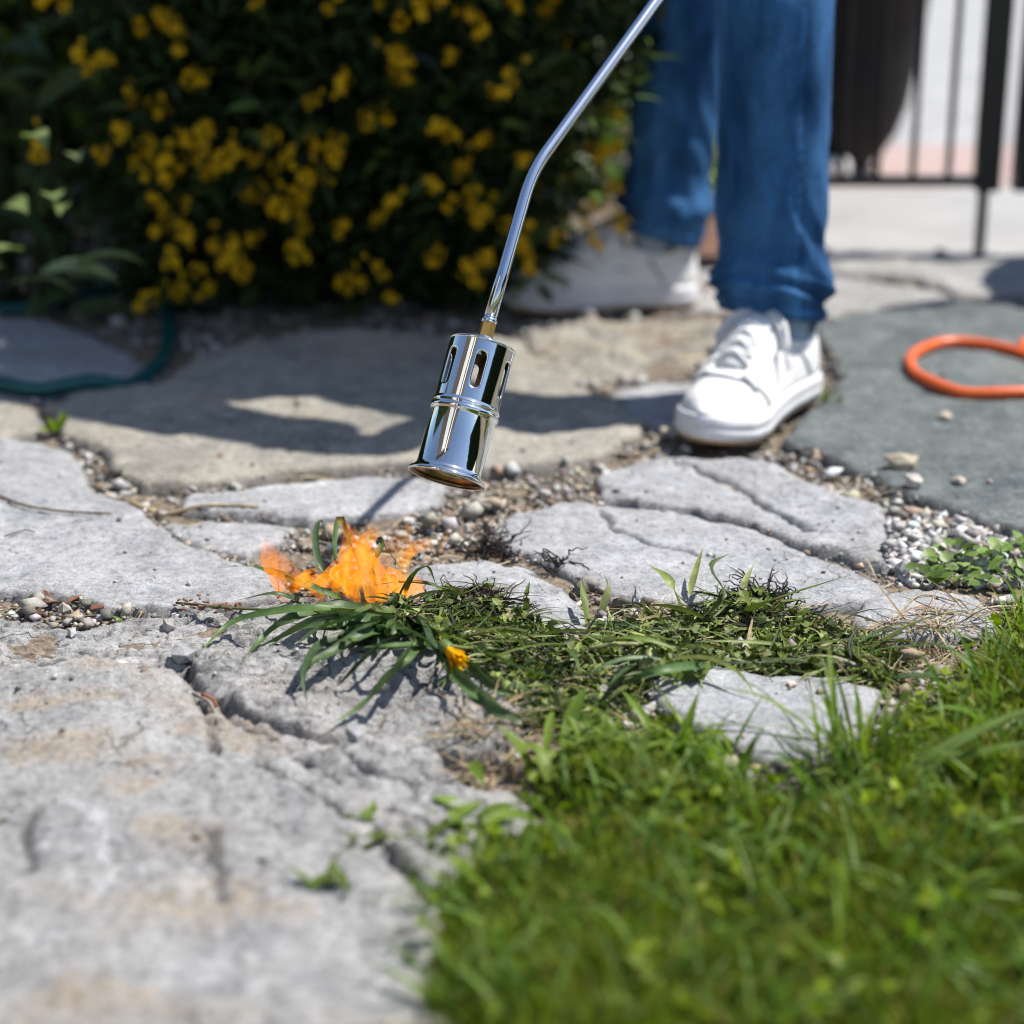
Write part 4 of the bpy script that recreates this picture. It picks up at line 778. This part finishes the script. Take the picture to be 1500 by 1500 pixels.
for p in B:
    V, Fc = leaf_strip(Vector(p) + Vector((0, 0, R.uniform(.004, .012))), R.choice([R.uniform(2.6, 3.7), R.uniform(-.6, .6), R.uniform(0, 6.28)]), R.uniform(.04, .11), R.uniform(.003, .0068), R.uniform(.05, .5), R.uniform(.4, 1.5), 8, .3, R.normal(0, .6), R.normal(0, .7)); obj('leaf', V, Fc, M['leaf'], wilt, np.repeat(pick(WC + GR, 1, .15), len(V), 0))
for px in ([(1010, 870), (1020, 835, .02), (1030, 800, .03)], [(1100, 900), (1090, 860, .03), (1105, 825, .04)], [(1080, 900), (1130, 880, .03), (1245, 842, .02)], [(860, 920), (855, 880, .02), (852, 845, .025)], [(880, 900), (890, 860, .02), (882, 838, .03)], [(1060, 960), (1150, 950, .015), (1330, 925, .012)], [(1000, 900), (980, 850, .03), (945, 825, .02)], [(1030, 910), (1060, 870, .03), (1040, 830, .03), (1070, 810, .035)], [(770, 900), (772, 870, .025), (776, 850, .03)], [(1260, 960), (1300, 935, .02), (1360, 905, .02), (1440, 890, .008)]):
    wblade('leaf', wilt, px, R.uniform(.005, .009), pick(WC, 1, .12), roll=R.normal(0, .5))
# scorched black curls
mb = MB()
for poly, n in ((gpoly([(630, 880), (690, 868), (740, 885), (735, 920), (660, 915)]), 130), (gpoly([(675, 792), (720, 782), (758, 795), (745, 812), (690, 808)]), 90), (gpoly([(1080, 870), (1150, 865), (1165, 905), (1080, 915)]), 120), (gpoly([(800, 820), (838, 818), (836, 836), (806, 834)]), 14), (WZ, 330)):
    for p in base3(scatter(poly, n)):
        q = Vector(p) + Vector((0, 0, .002)); a = R.uniform(0, 6.28); ln = [q]
        for s_ in range(6): a += R.normal(0, .9); q = q + Vector((math.cos(a) * .005, math.sin(a) * .005, R.normal(.0012, .0028))); ln.append(q)
        mb.add(*tube(ln, [.0009, .0009, .0008, .0007, .0006, .0005, .0003], 5), col=(.018, .015, .015) if R.uniform() < .75 else (.07, .04, .025))
o = mb.build('charred_strands', M['char'], wilt); o['kind'] = 'stuff'
# dandelions
dn = empty('dandelion_flower', gp(672, 965), 'wilting yellow dandelion head lying among the grass leaves', 'flower'); c = gp(655, 950, .034); ax = (gp(692, 988, .028) - c).normalized(); u = ax.orthogonal().normalized(); v_ = ax.cross(u); mb = MB()
for i in range(170):
    r_ = math.sqrt(i / 170); a = i * 2.39996; e_ = u * math.cos(a) + v_ * math.sin(a); l = .012 + .014 * R.uniform(); b = c + e_ * r_ * .003; dv = (ax + e_ * (.16 * r_ + R.normal(0, .05))).normalized(); sd = dv.cross(e_).normalized(); w = .0010
    mb.add([b - sd * w * .6, b + sd * w * .6, b + dv * l * .6 + sd * w, b + dv * l * .6 - sd * w, b + dv * l + sd * w * .7 + e_ * .0015, b + dv * l - sd * w * .7 + e_ * .0015], [(0, 1, 2, 3), (3, 2, 4, 5)], (.90, .55, .004) if i % 3 else (.85, .43, .003))
hd_ = mb.build('petals', M['petal'], dn); mb = MB(); mb.add(*lathe([(-.010, .003), (-.008, .005), (0, .006), (.003, .004)], c, ax, 12), col=(.12, .18, .05)); mb.build('calyx', M['leaf'], dn)
mb = MB(); mb.add(*tube(spline([c - ax * .009, c + Vector((.01, .03, -.012)), gp(720, 950, .006), gp(770, 955, .004)], 5), .0016, 8), col=(.22, .25, .10)); mb.build('stem', M['leaf'], dn)
bd = empty('dandelion_bud', gp(940, 942), 'closed pale green dandelion bud on a long thick stalk in the weeds', 'flower'); mb = MB(); b0_ = gp(862, 950, .012); b1_ = gp(936, 944, .016)
mb.add(*tube(spline([b0_, b0_.lerp(b1_, .5) + Vector((0, 0, .002)), b1_], 5), .0020, 8), col=(.36, .36, .17)); mb.build('stalk', M['leaf'], bd)
mb = MB(); dv = (b1_ - b0_).normalized()
for i in range(26): a = i * 2.4; u = dv.orthogonal().normalized(); e_ = u * math.cos(a) + dv.cross(u) * math.sin(a); l = .010 + .004 * (i % 3); mb.add([b1_ + e_ * .001, b1_ + e_ * .006 + dv * l * .35 + dv.cross(e_) * .0012, b1_ + e_ * .0045 + dv * l, b1_ + e_ * .006 + dv * l * .35 - dv.cross(e_) * .0012], [(0, 1, 2, 3)], pick([(.25, .30, .08), (.33, .36, .12)], 1, .1)[0])
mb.build('bud', M['leaf'], bd)
# seed heads at the left of the tuft
sh_ = empty('seed_head', gp(300, 888), 'reddish grass seed head lying left of the green leaves', 'weed'); mb = MB()
for i in range(60): w = i / 60; p = gp(262 + 95 * w, 884 + 8 * w, .008); mb.add(*chip(p + Vector((R.normal(0, .002), R.normal(0, .003), R.normal(0, .002))), (.003, .0014, .0014)), col=pick([(.20, .10, .08), (.26, .15, .10)], 1, .2)[0])
mb.build('seeds', M['dry'], sh_); mb = MB(); mb.add(*tube(spline([gp(258, 883, .006), gp(330, 890, .009), gp(400, 894, .012), gp(470, 900, .012)], 4), .0013, 6), col=(.12, .15, .05)); mb.build('stalk', M['leaf'], sh_)

# flames
fl = empty('flame', gp(520, 880), 'orange flames licking over the grass leaves below the torch', 'flame')
def tongue(px, widths, dens, heat, Y0):
    """a hollow lick of flame: points (x, y) at distance Y0, half widths in metres"""
    pts = [atY(x, y, Y0 + R.normal(0, .006)) for x, y in px]; P_ = spline(pts, 6); n = len(P_); rr_ = np.interp(np.linspace(0, 1, n), np.linspace(0, 1, len(widths)), widths)
    T_ = frames(P_); V, Fq, Cs = [], [], []; seg = 14; ph = R.uniform(0, 6)
    for i in range(n):
        tg_ = T_[1][i]; a = tg_.cross(Vector((0, 1, 0))).normalized(); b = tg_.cross(a); w = i / (n - 1)
        for k in range(seg):
            q = 2 * math.pi * k / seg; rr1 = .72 * rr_[i] * (1 + .22 * math.sin(2 * q + w * 7 + ph) + .12 * math.sin(5 * q - w * 11)); V.append(P_[i] + a * math.cos(q) * rr1 + b * math.sin(q) * rr1 * .45)
            Cs.append((.64 * dens * min(1, (1 - w) * 2.2) * min(1, w * 5 + .15) * (.75 + .25 * math.sin(3 * q + w * 9 + ph)), heat * (1 - .6 * w) + .25 * math.sin(q * 2 + ph), 0))
        if i:
            for k in range(seg): k2 = (k + 1) % seg; Fq.append(((i - 1) * seg + k, (i - 1) * seg + k2, i * seg + k2, i * seg + k))
    return obj('tongue', V, Fq, M['flame'], fl, np.clip(np.array(Cs), 0, 1))
Yf = gp(520, 880).y
for px, wd, dn_, ht, dy in [
    ([(420, 872), (408, 850), (396, 825), (392, 800), (386, 785)], [.006, .011, .010, .007, .001], .8, .4, 0), ([(410, 865), (430, 852), (418, 830), (402, 808), (392, 798)], [.006, .012, .009, .005, .001], .6, .3, .01),
    ([(400, 850), (440, 852), (490, 850), (530, 838), (560, 815)], [.004, .007, .008, .007, .001], .75, .4, .01), ([(450, 872), (470, 852), (500, 830), (535, 812), (560, 800)], [.003, .008, .010, .007, .001], .7, .5, 0),
    ([(510, 875), (512, 845), (506, 815), (510, 785), (500, 765), (494, 758)], [.006, .008, .006, .007, .006, .001], .85, .45, 0), ([(535, 870), (532, 835), (528, 805), (545, 780), (536, 766)], [.010, .012, .009, .007, .001], .85, .6, 0),
    ([(550, 885), (548, 850), (535, 815), (522, 785), (518, 768)], [.012, .015, .010, .006, .001], .7, .6, .01), ([(575, 895), (568, 868), (555, 845), (548, 820), (556, 798)], [.010, .016, .014, .008, .001], .85, .7, 0),
    ([(590, 885), (588, 862), (575, 842), (565, 835), (574, 826)], [.008, .014, .010, .006, .001], .85, .55, .01), ([(560, 900), (556, 885), (548, 865), (545, 845)], [.002, .012, .011, .002], .8, .5, -.01),
    ([(520, 885), (516, 862), (514, 840), (512, 820)], [.006, .009, .006, .001], .8, .5, -.01), ([(600, 870), (596, 850), (592, 835), (600, 812), (612, 800), (632, 795), (628, 788)], [.006, .007, .005, .005, .006, .005, .001], .6, .7, .02),
    ([(585, 835), (590, 815), (605, 805), (620, 800)], [.004, .008, .007, .001], .45, .8, .02), ([(545, 830), (570, 805), (580, 790), (578, 778)], [.010, .016, .012, .001], .22, .9, .03), ([(600, 810), (598, 780), (594, 755), (593, 740)], [.003, .003, .0015, .0005], .35, .8, .03),
    ([(640, 815), (652, 790), (660, 770), (664, 755)], [.002, .002, .0012, .0004], .3, .8, .03), ([(470, 880), (468, 868), (455, 858), (448, 852)], [.004, .006, .005, .001], .6, .4, -.01), ([(400, 860), (420, 880), (450, 892), (466, 880)], [.003, .005, .006, .001], .45, .3, -.01), ([(605, 880), (612, 862), (606, 845), (610, 832)], [.005, .008, .005, .001], .6, .5, .01)]:
    tongue(px, wd, dn_, ht, Yf + dy - .02)
for i in range(22):
    x, y = R.uniform(400, 610), R.uniform(848, 885); l = R.uniform(18, 55) * (1.2 if 500 < x < 590 else .75); q = R.normal(0, 10)
    tongue([(x, y), (x + q, y - l * .35), (x - q * .6 + R.normal(0, 6), y - l * .7), (x + R.normal(6, 16), y - l)], [.0025, R.uniform(.003, .006), R.uniform(.002, .004), .0004], R.uniform(.4, .8), R.uniform(.3, .8), Yf - .02 + R.normal(0, .012))

# ---------------------------------------------------------------- lawn grass, small plants, litter
dpt = lambda P: sdist(P, LP)
LV_ = gpoly([(540, 1560), (572, 1330), (615, 1275), (705, 1230), (762, 1195), (758, 1140), (825, 1095), (905, 1065), (1000, 1078), (1060, 1115), (1140, 1145), (1220, 1130), (1290, 1060), (1345, 1020), (1405, 965), (1450, 905), (1500, 868), (1700, 820), (1720, 1560)])
P = scatter(LV_, 60000); d = dpt(P) + .03 * fbm(P[:, 0] * 16, P[:, 1] * 16, 4); k_ = d > R.uniform(-.01, .06, len(P)); P, d = P[k_], d[k_]; n = len(P); tall = .5 + .5 * np.clip(fbm(P[:, 0] * 9, P[:, 1] * 9, 3) + .5, 0, 1.3)
Lc = [(.10, .185, .004), (.07, .14, .003), (.15, .235, .010), (.03, .062, .001), (.20, .28, .03), (.05, .105, .002), (.12, .20, .02), (.24, .22, .08)]
V, Fc, k = blades(np.column_stack([P, lawn_h(P)]), R.uniform(0, 6.28, n), R.uniform(.014, .042, n) * tall * (.6 + .4 * np.clip(d / .06, 0, 1)), R.uniform(.0008, .0024, n), R.uniform(.6, 1.55, n), R.uniform(.1, 1.3, n), 4, .3)
c = pick(Lc, n, .2) * np.array([1.22, 1.04, 1]); yel = np.clip((fbm(P[:, 0] * 7 + 3, P[:, 1] * 7, 3) - .35) * 2, 0, .35)[:, None]; c = c * (1 - yel) + np.array([.23, .20, .03]) * yel
o = obj('grass', V, Fc, M['grass'], col=np.repeat(c, k, 0), origin=(.4, 1.4, 0)); o['kind'] = 'stuff'
P = scatter(LV_, 1300); P = P[dpt(P) > .03]; n = len(P); V, Fc, k = blades(np.column_stack([P, lawn_h(P)]), R.uniform(0, 6.28, n), R.uniform(.035, .085, n), R.uniform(.002, .005, n), R.uniform(.6, 1.4, n), R.uniform(.5, 1.6, n), 7, .3)
o = obj('long_grass', V, Fc, M['grass'], col=np.repeat(pick([(.12, .20, .03), (.16, .25, .06), (.12, .21, .015), (.07, .14, .02)], n, .15), k, 0), origin=(.4, 1.4, 0)); o['kind'] = 'stuff'
mb = MB(); P = scatter(LV_, 600)
for p, z in zip(P, lawn_h(P)): V, Fc = lobed(Vector((p[0], p[1], z + R.uniform(.006, .028))), R.uniform(.008, .018), R.uniform(0, 6.28), R.uniform(.0, .15)); mb.add(V, Fc, pick([(.15, .22, .008), (.19, .26, .012), (.10, .15, .006)], 1, .15)[0])
o = mb.build('lawn_weeds', M['grass'], origin=(.4, 1.4, 0)); o['kind'] = 'stuff'
def tuft_of(name, px, n, spread, length, width, cols, label, cat, rise=(.5, 1.4), curl=(.3, 1.5), K=6, heads=None):
    b = gp(*px); z = float(place([b[:2]])[0]); r_ = empty(name, (b.x, b.y, z), label, cat)
    for i in range(n):
        V, Fc = leaf_strip((b.x + R.normal(0, spread), b.y + R.normal(0, spread), z), R.uniform(*(heads or (0, 6.28))), R.uniform(*length), R.uniform(*width), R.uniform(*rise), R.uniform(*curl), K, .25, R.normal(0, .3)); obj('leaf', V, Fc, M['grass'], r_, np.repeat(pick(cols, 1, .12), len(V), 0))
    return r_
LM = [(.14, .21, .02), (.10, .165, .015), (.18, .25, .03)]
tuft_of('grass_clump', (1250, 1130), 70, .012, (.06, .12), (.0022, .0045), LM, 'tall fine grass clump leaning over the grey slab beside the lawn', 'grass', (.7, 1.5), (.4, 1.5))
tuft_of('feathery_weed', (1015, 1105), 60, .022, (.03, .07), (.004, .009), [(.14, .22, .025), (.17, .25, .03)], 'yellow green feathery weed at the point where the lawn meets the grey slab', 'weed', (.5, 1.4))
tuft_of('leafy_weed', (870, 1135), 60, .03, (.03, .06), (.007, .014), [(.14, .21, .03), (.17, .24, .04)], 'lime green leafy weed on the lawn corner by the dry stalks', 'weed', (.2, 1.1))
tuft_of('wide_grass_blade', (940, 1180), 2, .006, (.09, .12), (.0045, .006), [(.14, .19, .09)], 'few long wide blue green blades rising from the lawn corner', 'grass', (1.0, 1.4), (.2, .8), 8)
tuft_of('bent_grass_blade', (1330, 1160), 4, .01, (.10, .14), (.006, .008), [(.15, .22, .06)], 'long bent blades catching the sun in the right of the lawn', 'grass', (.6, 1.0), (.3, .8), 8, (5.6, 6.6))
tuft_of('seedling', (86, 630), 9, .003, (.02, .03), (.007, .010), [(.17, .25, .02)], 'tiny lime seedling in the joint at the left slabs', 'weed', (.4, 1.3), (.2, .8), 4)
tuft_of('seedling', (195, 902), 10, .006, (.012, .022), (.007, .011), [(.12, .20, .035)], 'small green seedling in the joint among bark and gravel', 'weed', (.1, .8), (.2, .8), 4)
tuft_of('moss_tuft', (1205, 592), 14, .008, (.014, .026), (.005, .009), [(.10, .14, .02)], 'mossy green tuft behind the heel of the front sneaker', 'weed', (.2, 1.2), (.2, .8), 4)
tuft_of('seedling', (660, 1205), 14, .012, (.02, .035), (.008, .012), [(.15, .22, .04)], 'pale green weed with rounded leaves on the lower stones', 'weed', (.1, .8), (.2, .8), 4)
tuft_of('seedling', (545, 1200), 7, .006, (.012, .022), (.005, .008), [(.12, .19, .02)], 'small green sprout in the crack of the lower left stone', 'weed', (.1, .8), (.2, .8), 4)
tuft_of('seedling', (535, 1250), 8, .006, (.014, .024), (.004, .006), [(.08, .10, .02)], 'dull brownish sprout below the small green sprout', 'weed', (.3, 1.1), (.2, .8), 4)
tuft_of('seedling', (622, 1252), 10, .008, (.014, .024), (.006, .009), [(.10, .14, .02)], 'olive green sprout just left of the lawn edge', 'weed', (.2, 1.0), (.2, .8), 4)
tuft_of('seedling', (478, 1310), 9, .008, (.014, .024), (.005, .008), [(.09, .13, .02)], 'green sprout in a crack at the bottom of the big stone', 'weed', (.2, 1.0), (.2, .8), 4)
tuft_of('seedling', (1008, 1000), 8, .006, (.016, .026), (.008, .012), [(.13, .18, .05)], 'pale curled leaflet at the left end of the grey slab', 'weed', (.2, 1.0), (.4, 1.2), 4)
cr = empty('creeping_plant', gp(1420, 835), 'round-leaved creeping plant along the white chippings at the lawn edge', 'plant'); P = scatter(gpoly([(1330, 838), (1380, 810), (1440, 815), (1520, 790), (1540, 850), (1440, 862), (1350, 868)]), 120)
for p in base3(P, .012): V, Fc = leaf_strip(Vector(p) + Vector((0, 0, R.uniform(0, .008))), R.uniform(0, 6.28), R.uniform(.010, .018), R.uniform(.009, .015), R.uniform(.0, .7), R.uniform(.1, .8), 4, .15, R.normal(0, .3)); obj('leaf', V, Fc, M['leaf'], cr, np.repeat(pick([(.13, .21, .04), (.17, .25, .06), (.10, .16, .04)], 1, .15), len(V), 0))
# dry stalks and litter
P = np.concatenate([scatter(gpoly([(1230, 935), (1400, 890), (1450, 900), (1400, 960), (1330, 1010), (1260, 1000)]), 260), scatter(gpoly([(640, 1105), (720, 1060), (790, 1070), (800, 1120), (700, 1140)]), 130)]); Pd = R.uniform([-.6, 1.3], [.6, 2.6], (5000, 2)); hd2, dd2 = ground_h(Pd); Pd = Pd[(dd2 < .0) & (sdist(Pd, LP) < 0)][:420]; P = np.concatenate([P, Pd]); n = len(P)
V, Fc, k = blades(base3(P, .003), R.uniform(0, 6.28, n), R.uniform(.02, .06, n), R.uniform(.0008, .0018, n), R.uniform(-.05, .5, n), R.uniform(.1, .9, n), 4, .3)
o = obj('dry_grass', V, Fc, M['dry'], col=np.repeat(pick([(.36, .28, .17), (.28, .19, .11), (.42, .35, .24)], n, .2), k, 0), origin=(.3, 1.7, 0)); o['kind'] = 'stuff'
lt = empty('bark_scrap', gp(75, 885), 'heap of reddish brown bark scraps in the joint at the left', 'bark')
for x, y, l, w, h_ in ((55, 882, .022, .010, .3), (72, 877, .026, .011, 2.2), (40, 886, .016, .008, 1.2), (90, 884, .030, .004, .8), (62, 893, .018, .008, 2.8), (130, 890, .016, .006, .2), (108, 879, .014, .004, 1.5)):
    p = gp(x, y); z = float(ground_h([p[:2]])[0][0]); V, Fc = leaf_strip(Vector((p.x, p.y, z + .006)), h_, l, w, .3, .6, 5, .5, R.normal(0, .5)); o = obj('bark_flake', V, Fc, M['dry'], lt, np.repeat(pick([(.17, .08, .05), (.13, .07, .05)], 1, .15), len(V), 0)); so = o.modifiers.new('thick', 'SOLIDIFY'); so.thickness = .0015
def twig(name, px, r, col, label, cat='twig'):
    pts = []
    for x, y in px: p = gp(x, y); z = float(place([p[:2]])[0]); pts.append(Vector((p.x, p.y, z + r + .001 + R.uniform(0, .0015))))
    mb = MB(); q = spline(pts, 5); mb.add(*tube(q, list(np.linspace(r, r * .6, len(q))), 7), col=col); o = mb.build(name, M['dry'], origin=pts[0]); return tag(o, label, cat)
twig('twig', [(-40, 728), (0, 738), (35, 752), (90, 759), (163, 765)], .0017, (.16, .11, .07), 'thin dark twig lying across the left grey slab')
twig('straw', [(192, 746), (240, 742), (300, 744), (380, 749)], .0022, (.46, .36, .22), 'pale straw bridging the gap between the left slabs')
twig('dry_stem', [(8, 797), (22, 790), (40, 788), (52, 791)], .0009, (.13, .11, .10), 'short curved dark stem on the left slab under the twig')
twig('dry_stem', [(282, 1012), (305, 1035), (318, 1060), (325, 1108)], .0011, (.14, .10, .08), 'brown root strand along the crack in the big lower stone')
twig('dry_stem', [(296, 1018), (312, 1030), (318, 1036)], .0015, (.34, .12, .05), 'short orange brown stem at the joint of the big lower stone')
twig('dry_stem', [(378, 1120), (420, 1145), (460, 1172), (505, 1202)], .0012, (.13, .10, .08), 'dark root strand slanting over the lower left stone')
twig('dry_stem', [(1390, 790), (1440, 788), (1500, 797), (1560, 812)], .0012, (.13, .17, .06), 'green grass stalk lying on the edge of the green grey slab')
twig('dry_stem', [(470, 905), (540, 915), (630, 905), (640, 905)], .0012, (.2, .15, .09), 'brown stalk among the tuft leaves')
twig('dry_stem', [(1200, 900), (1290, 925), (1345, 880), (1400, 890)], .0010, (.40, .32, .2), 'thin straw coloured stalk over the pale slab by the lawn')

# ---------------------------------------------------------------- gate and things behind it
gate = empty('metal_gate', gp(1435, 372), 'black metal bar gate with a drop bolt at the right behind the slabs', 'gate'); GY = gp(1437, 372).y
def gx(x, y): return atY(x, y, GY)
zr = gx(1350, 265).z; ztop = .95; x0, x1 = .46, gx(1447, 265).x
def part(name, V, Fc, m=None, p=gate, **k): return obj(name, V, Fc, m or M['black'], p, smooth=False, **k)
part('rail', *box(((x0 + x1) / 2, GY, zr), (x1 - x0, .016, .015))); part('rail', *box(((x0 + x1) / 2, GY, ztop), (x1 - x0, .02, .03)))
for k in range(7): xx = gx(1388 - 52 * k, 265).x; part('bar', *tube([(xx, GY, zr + .006), (xx, GY, ztop - .015)], .0055, 10))
part('stile', *box((gx(1447, 240).x, GY, (zr - .008 + ztop) / 2), (.036, .036, ztop - zr + .02)))
xb = gx(1437, 330).x; part('drop_bolt', *tube([(xb, GY + .0, .0), (xb, GY, zr + .25)], .0085, 12))
gate2 = empty('metal_gate', gx(1510, 372), 'second gate leaf at the right edge of the photo', 'gate'); xs_ = gx(1503, 240).x
obj('stile', *box((xs_, GY, (zr - .008 + ztop) / 2), (.036, .036, ztop - zr + .02)), M['black'], gate2, smooth=False); obj('rail', *box((xs_ + .45, GY, zr), (.86, .012, .012)), M['black'], gate2, smooth=False); obj('rail', *box((xs_ + .45, GY, ztop), (.86, .02, .03)), M['black'], gate2, smooth=False)
for k in range(13): obj('bar', *tube([(xs_ + .06 + .065 * k, GY, zr + .006), (xs_ + .06 + .065 * k, GY, ztop - .015)], .0055, 10), M['black'], gate2)
tb = gp(1215, 262); V, Fc = lathe([(.0, .0), (.0, .10), (.006, .115), (.03, .14), (.07, .165), (.12, .182), (.22, .20), (.34, .212), (.345, .22), (.355, .22), (.355, .205), (.20, .19), (.02, .12), (.02, 0)], (tb.x - .02, tb.y + .14, .0), (0, 0, 1), 48)
tag(obj('rubber_tub', V, Fc, M['rubber'], origin=(tb.x - .02, tb.y + .14, 0)), 'black round-bottomed tub standing behind the gate', 'tub')
pt = gp(1225, 262); V, Fc = lathe([(-.07, 0), (-.07, .014), (-.06, .019), (0, .021), (.008, .0225), (.014, .021), (.020, .013), (.022, 0)], (pt.x, pt.y - .02, .0225), (1, -.15, 0), 24)
tag(obj('white_pot', V, Fc, M['ceramic'], origin=(pt.x, pt.y, 0)), 'small white rounded pot lying in front of the black tub', 'pot')
tr = empty('added_planter', (1.22, 2.93, 0), 'added grey planter, unseen beyond the right edge, to shade the back slabs', 'planter')  # added out of view to cast the shadow on the back slabs
V, Fc = lathe([(0, 0), (0, .19), (.05, .21), (.40, .27), (.42, .29), (.46, .29), (.46, .25), (.40, .24), (.40, 0)], (1.22, 2.93, .0), (0, 0, 1), 32); obj('bowl', V, Fc, M['planter'], tr)
for i in range(60): V, Fc = leaf_strip((1.22 + R.normal(0, .1), 2.93 + R.normal(0, .1), .42), R.uniform(0, 6.28), R.uniform(.12, .25), .035, R.uniform(.5, 1.4), R.uniform(.3, 1.5), 5); obj('leaf', V, Fc, M['shrub'], tr, np.repeat(pick(GR, 1), len(V), 0))

# ---------------------------------------------------------------- side hedges and house, added out of view for the chrome to mirror
M['heart'] = simple('dense_twigs', (.018, .026, .010), .95, 0, (30, (.035, .05, .016)), (60, 1, .03))
def hedge(label, x0, x1, y0, y1, h, n):
    r_ = empty('hedge', ((x0 + x1) / 2, (y0 + y1) / 2, -.08), label, 'hedge'); P = np.column_stack([R.uniform(x0, x1, n), R.uniform(y0, y1, n), R.uniform(-.05, h, n)]); P[:, 2] += .06 * noise2(P[:, 0] * 4, P[:, 1] * 4)
    V, Fc, k = blades(P, R.uniform(0, 6.28, n), R.uniform(.06, .11, n), R.uniform(.03, .05, n), R.uniform(-.4, 1.2, n), R.uniform(.2, 1.2, n), 2, .2)
    xm, ym = (x0 + x1) / 2, (y0 + y1) / 2; V2, F2 = box((xm, ym, h * .48), ((x1 - x0) * (.97 if x1 - x0 > 1 else .5), (y1 - y0) * (.97 if y1 - y0 > 1 else .5), h * .92)); obj('branches', V2, F2, M['heart'], r_, smooth=False)
    o = obj('foliage', V, Fc, M['shrub'], r_, np.repeat(pick([(.06, .11, .015), (.09, .15, .02), (.045, .08, .012)], n, .2), k, 0)); o['kind'] = 'stuff'
hedge('added unseen hedge left of the paving for the chrome to mirror', -2.9, -2.4, .2, 2.3, 1.5, 3500)
hedge('added unseen hedge on the far side of the lawn for the chrome to mirror', 2.5, 3.0, -.6, 2.2, 1.3, 4000)
hs = empty('added_house', (-2.05, -.45, -.09), 'added unseen house behind the camera, dark and white for stripes in the chrome', 'house')
def face(name, u0, u1, z0, z1, dd, m):
    ax_ = Vector((.69, -.72, 0)).normalized(); nn = Vector((.72, .69, 0)).normalized(); c = Vector((-2.05, -.45, 0)) + ax_ * (u0 + u1) / 2 + nn * dd; V, Fc = box((0, 0, 0), (u1 - u0, .08, z1 - z0), math.atan2(ax_.y, ax_.x)); obj(name, [v + c + Vector((0, 0, (z0 + z1) / 2)) for v in V], Fc, m, hs, smooth=False)
M['timber'] = simple('dark_timber', (.07, .05, .04), .8, 0, (9, (.10, .07, .05)))
face('wall', -1.6, 1.4, -.1, 4.6, 0, M['timber']); face('door', -.45, .30, .05, 4.0, .07, M['ceramic']); face('post', .55, .75, .0, 4.5, .08, M['ceramic']); face('roof_edge', -1.9, 1.7, 4.6, 4.8, .1, M['timber'])  # dark and white faces shaped as stripes mirrored in the burner

hedge('tall dark evergreen hedge closing the bed behind the flowering shrub', -2.4, .20, 3.55, 4.1, 1.5, 16000)
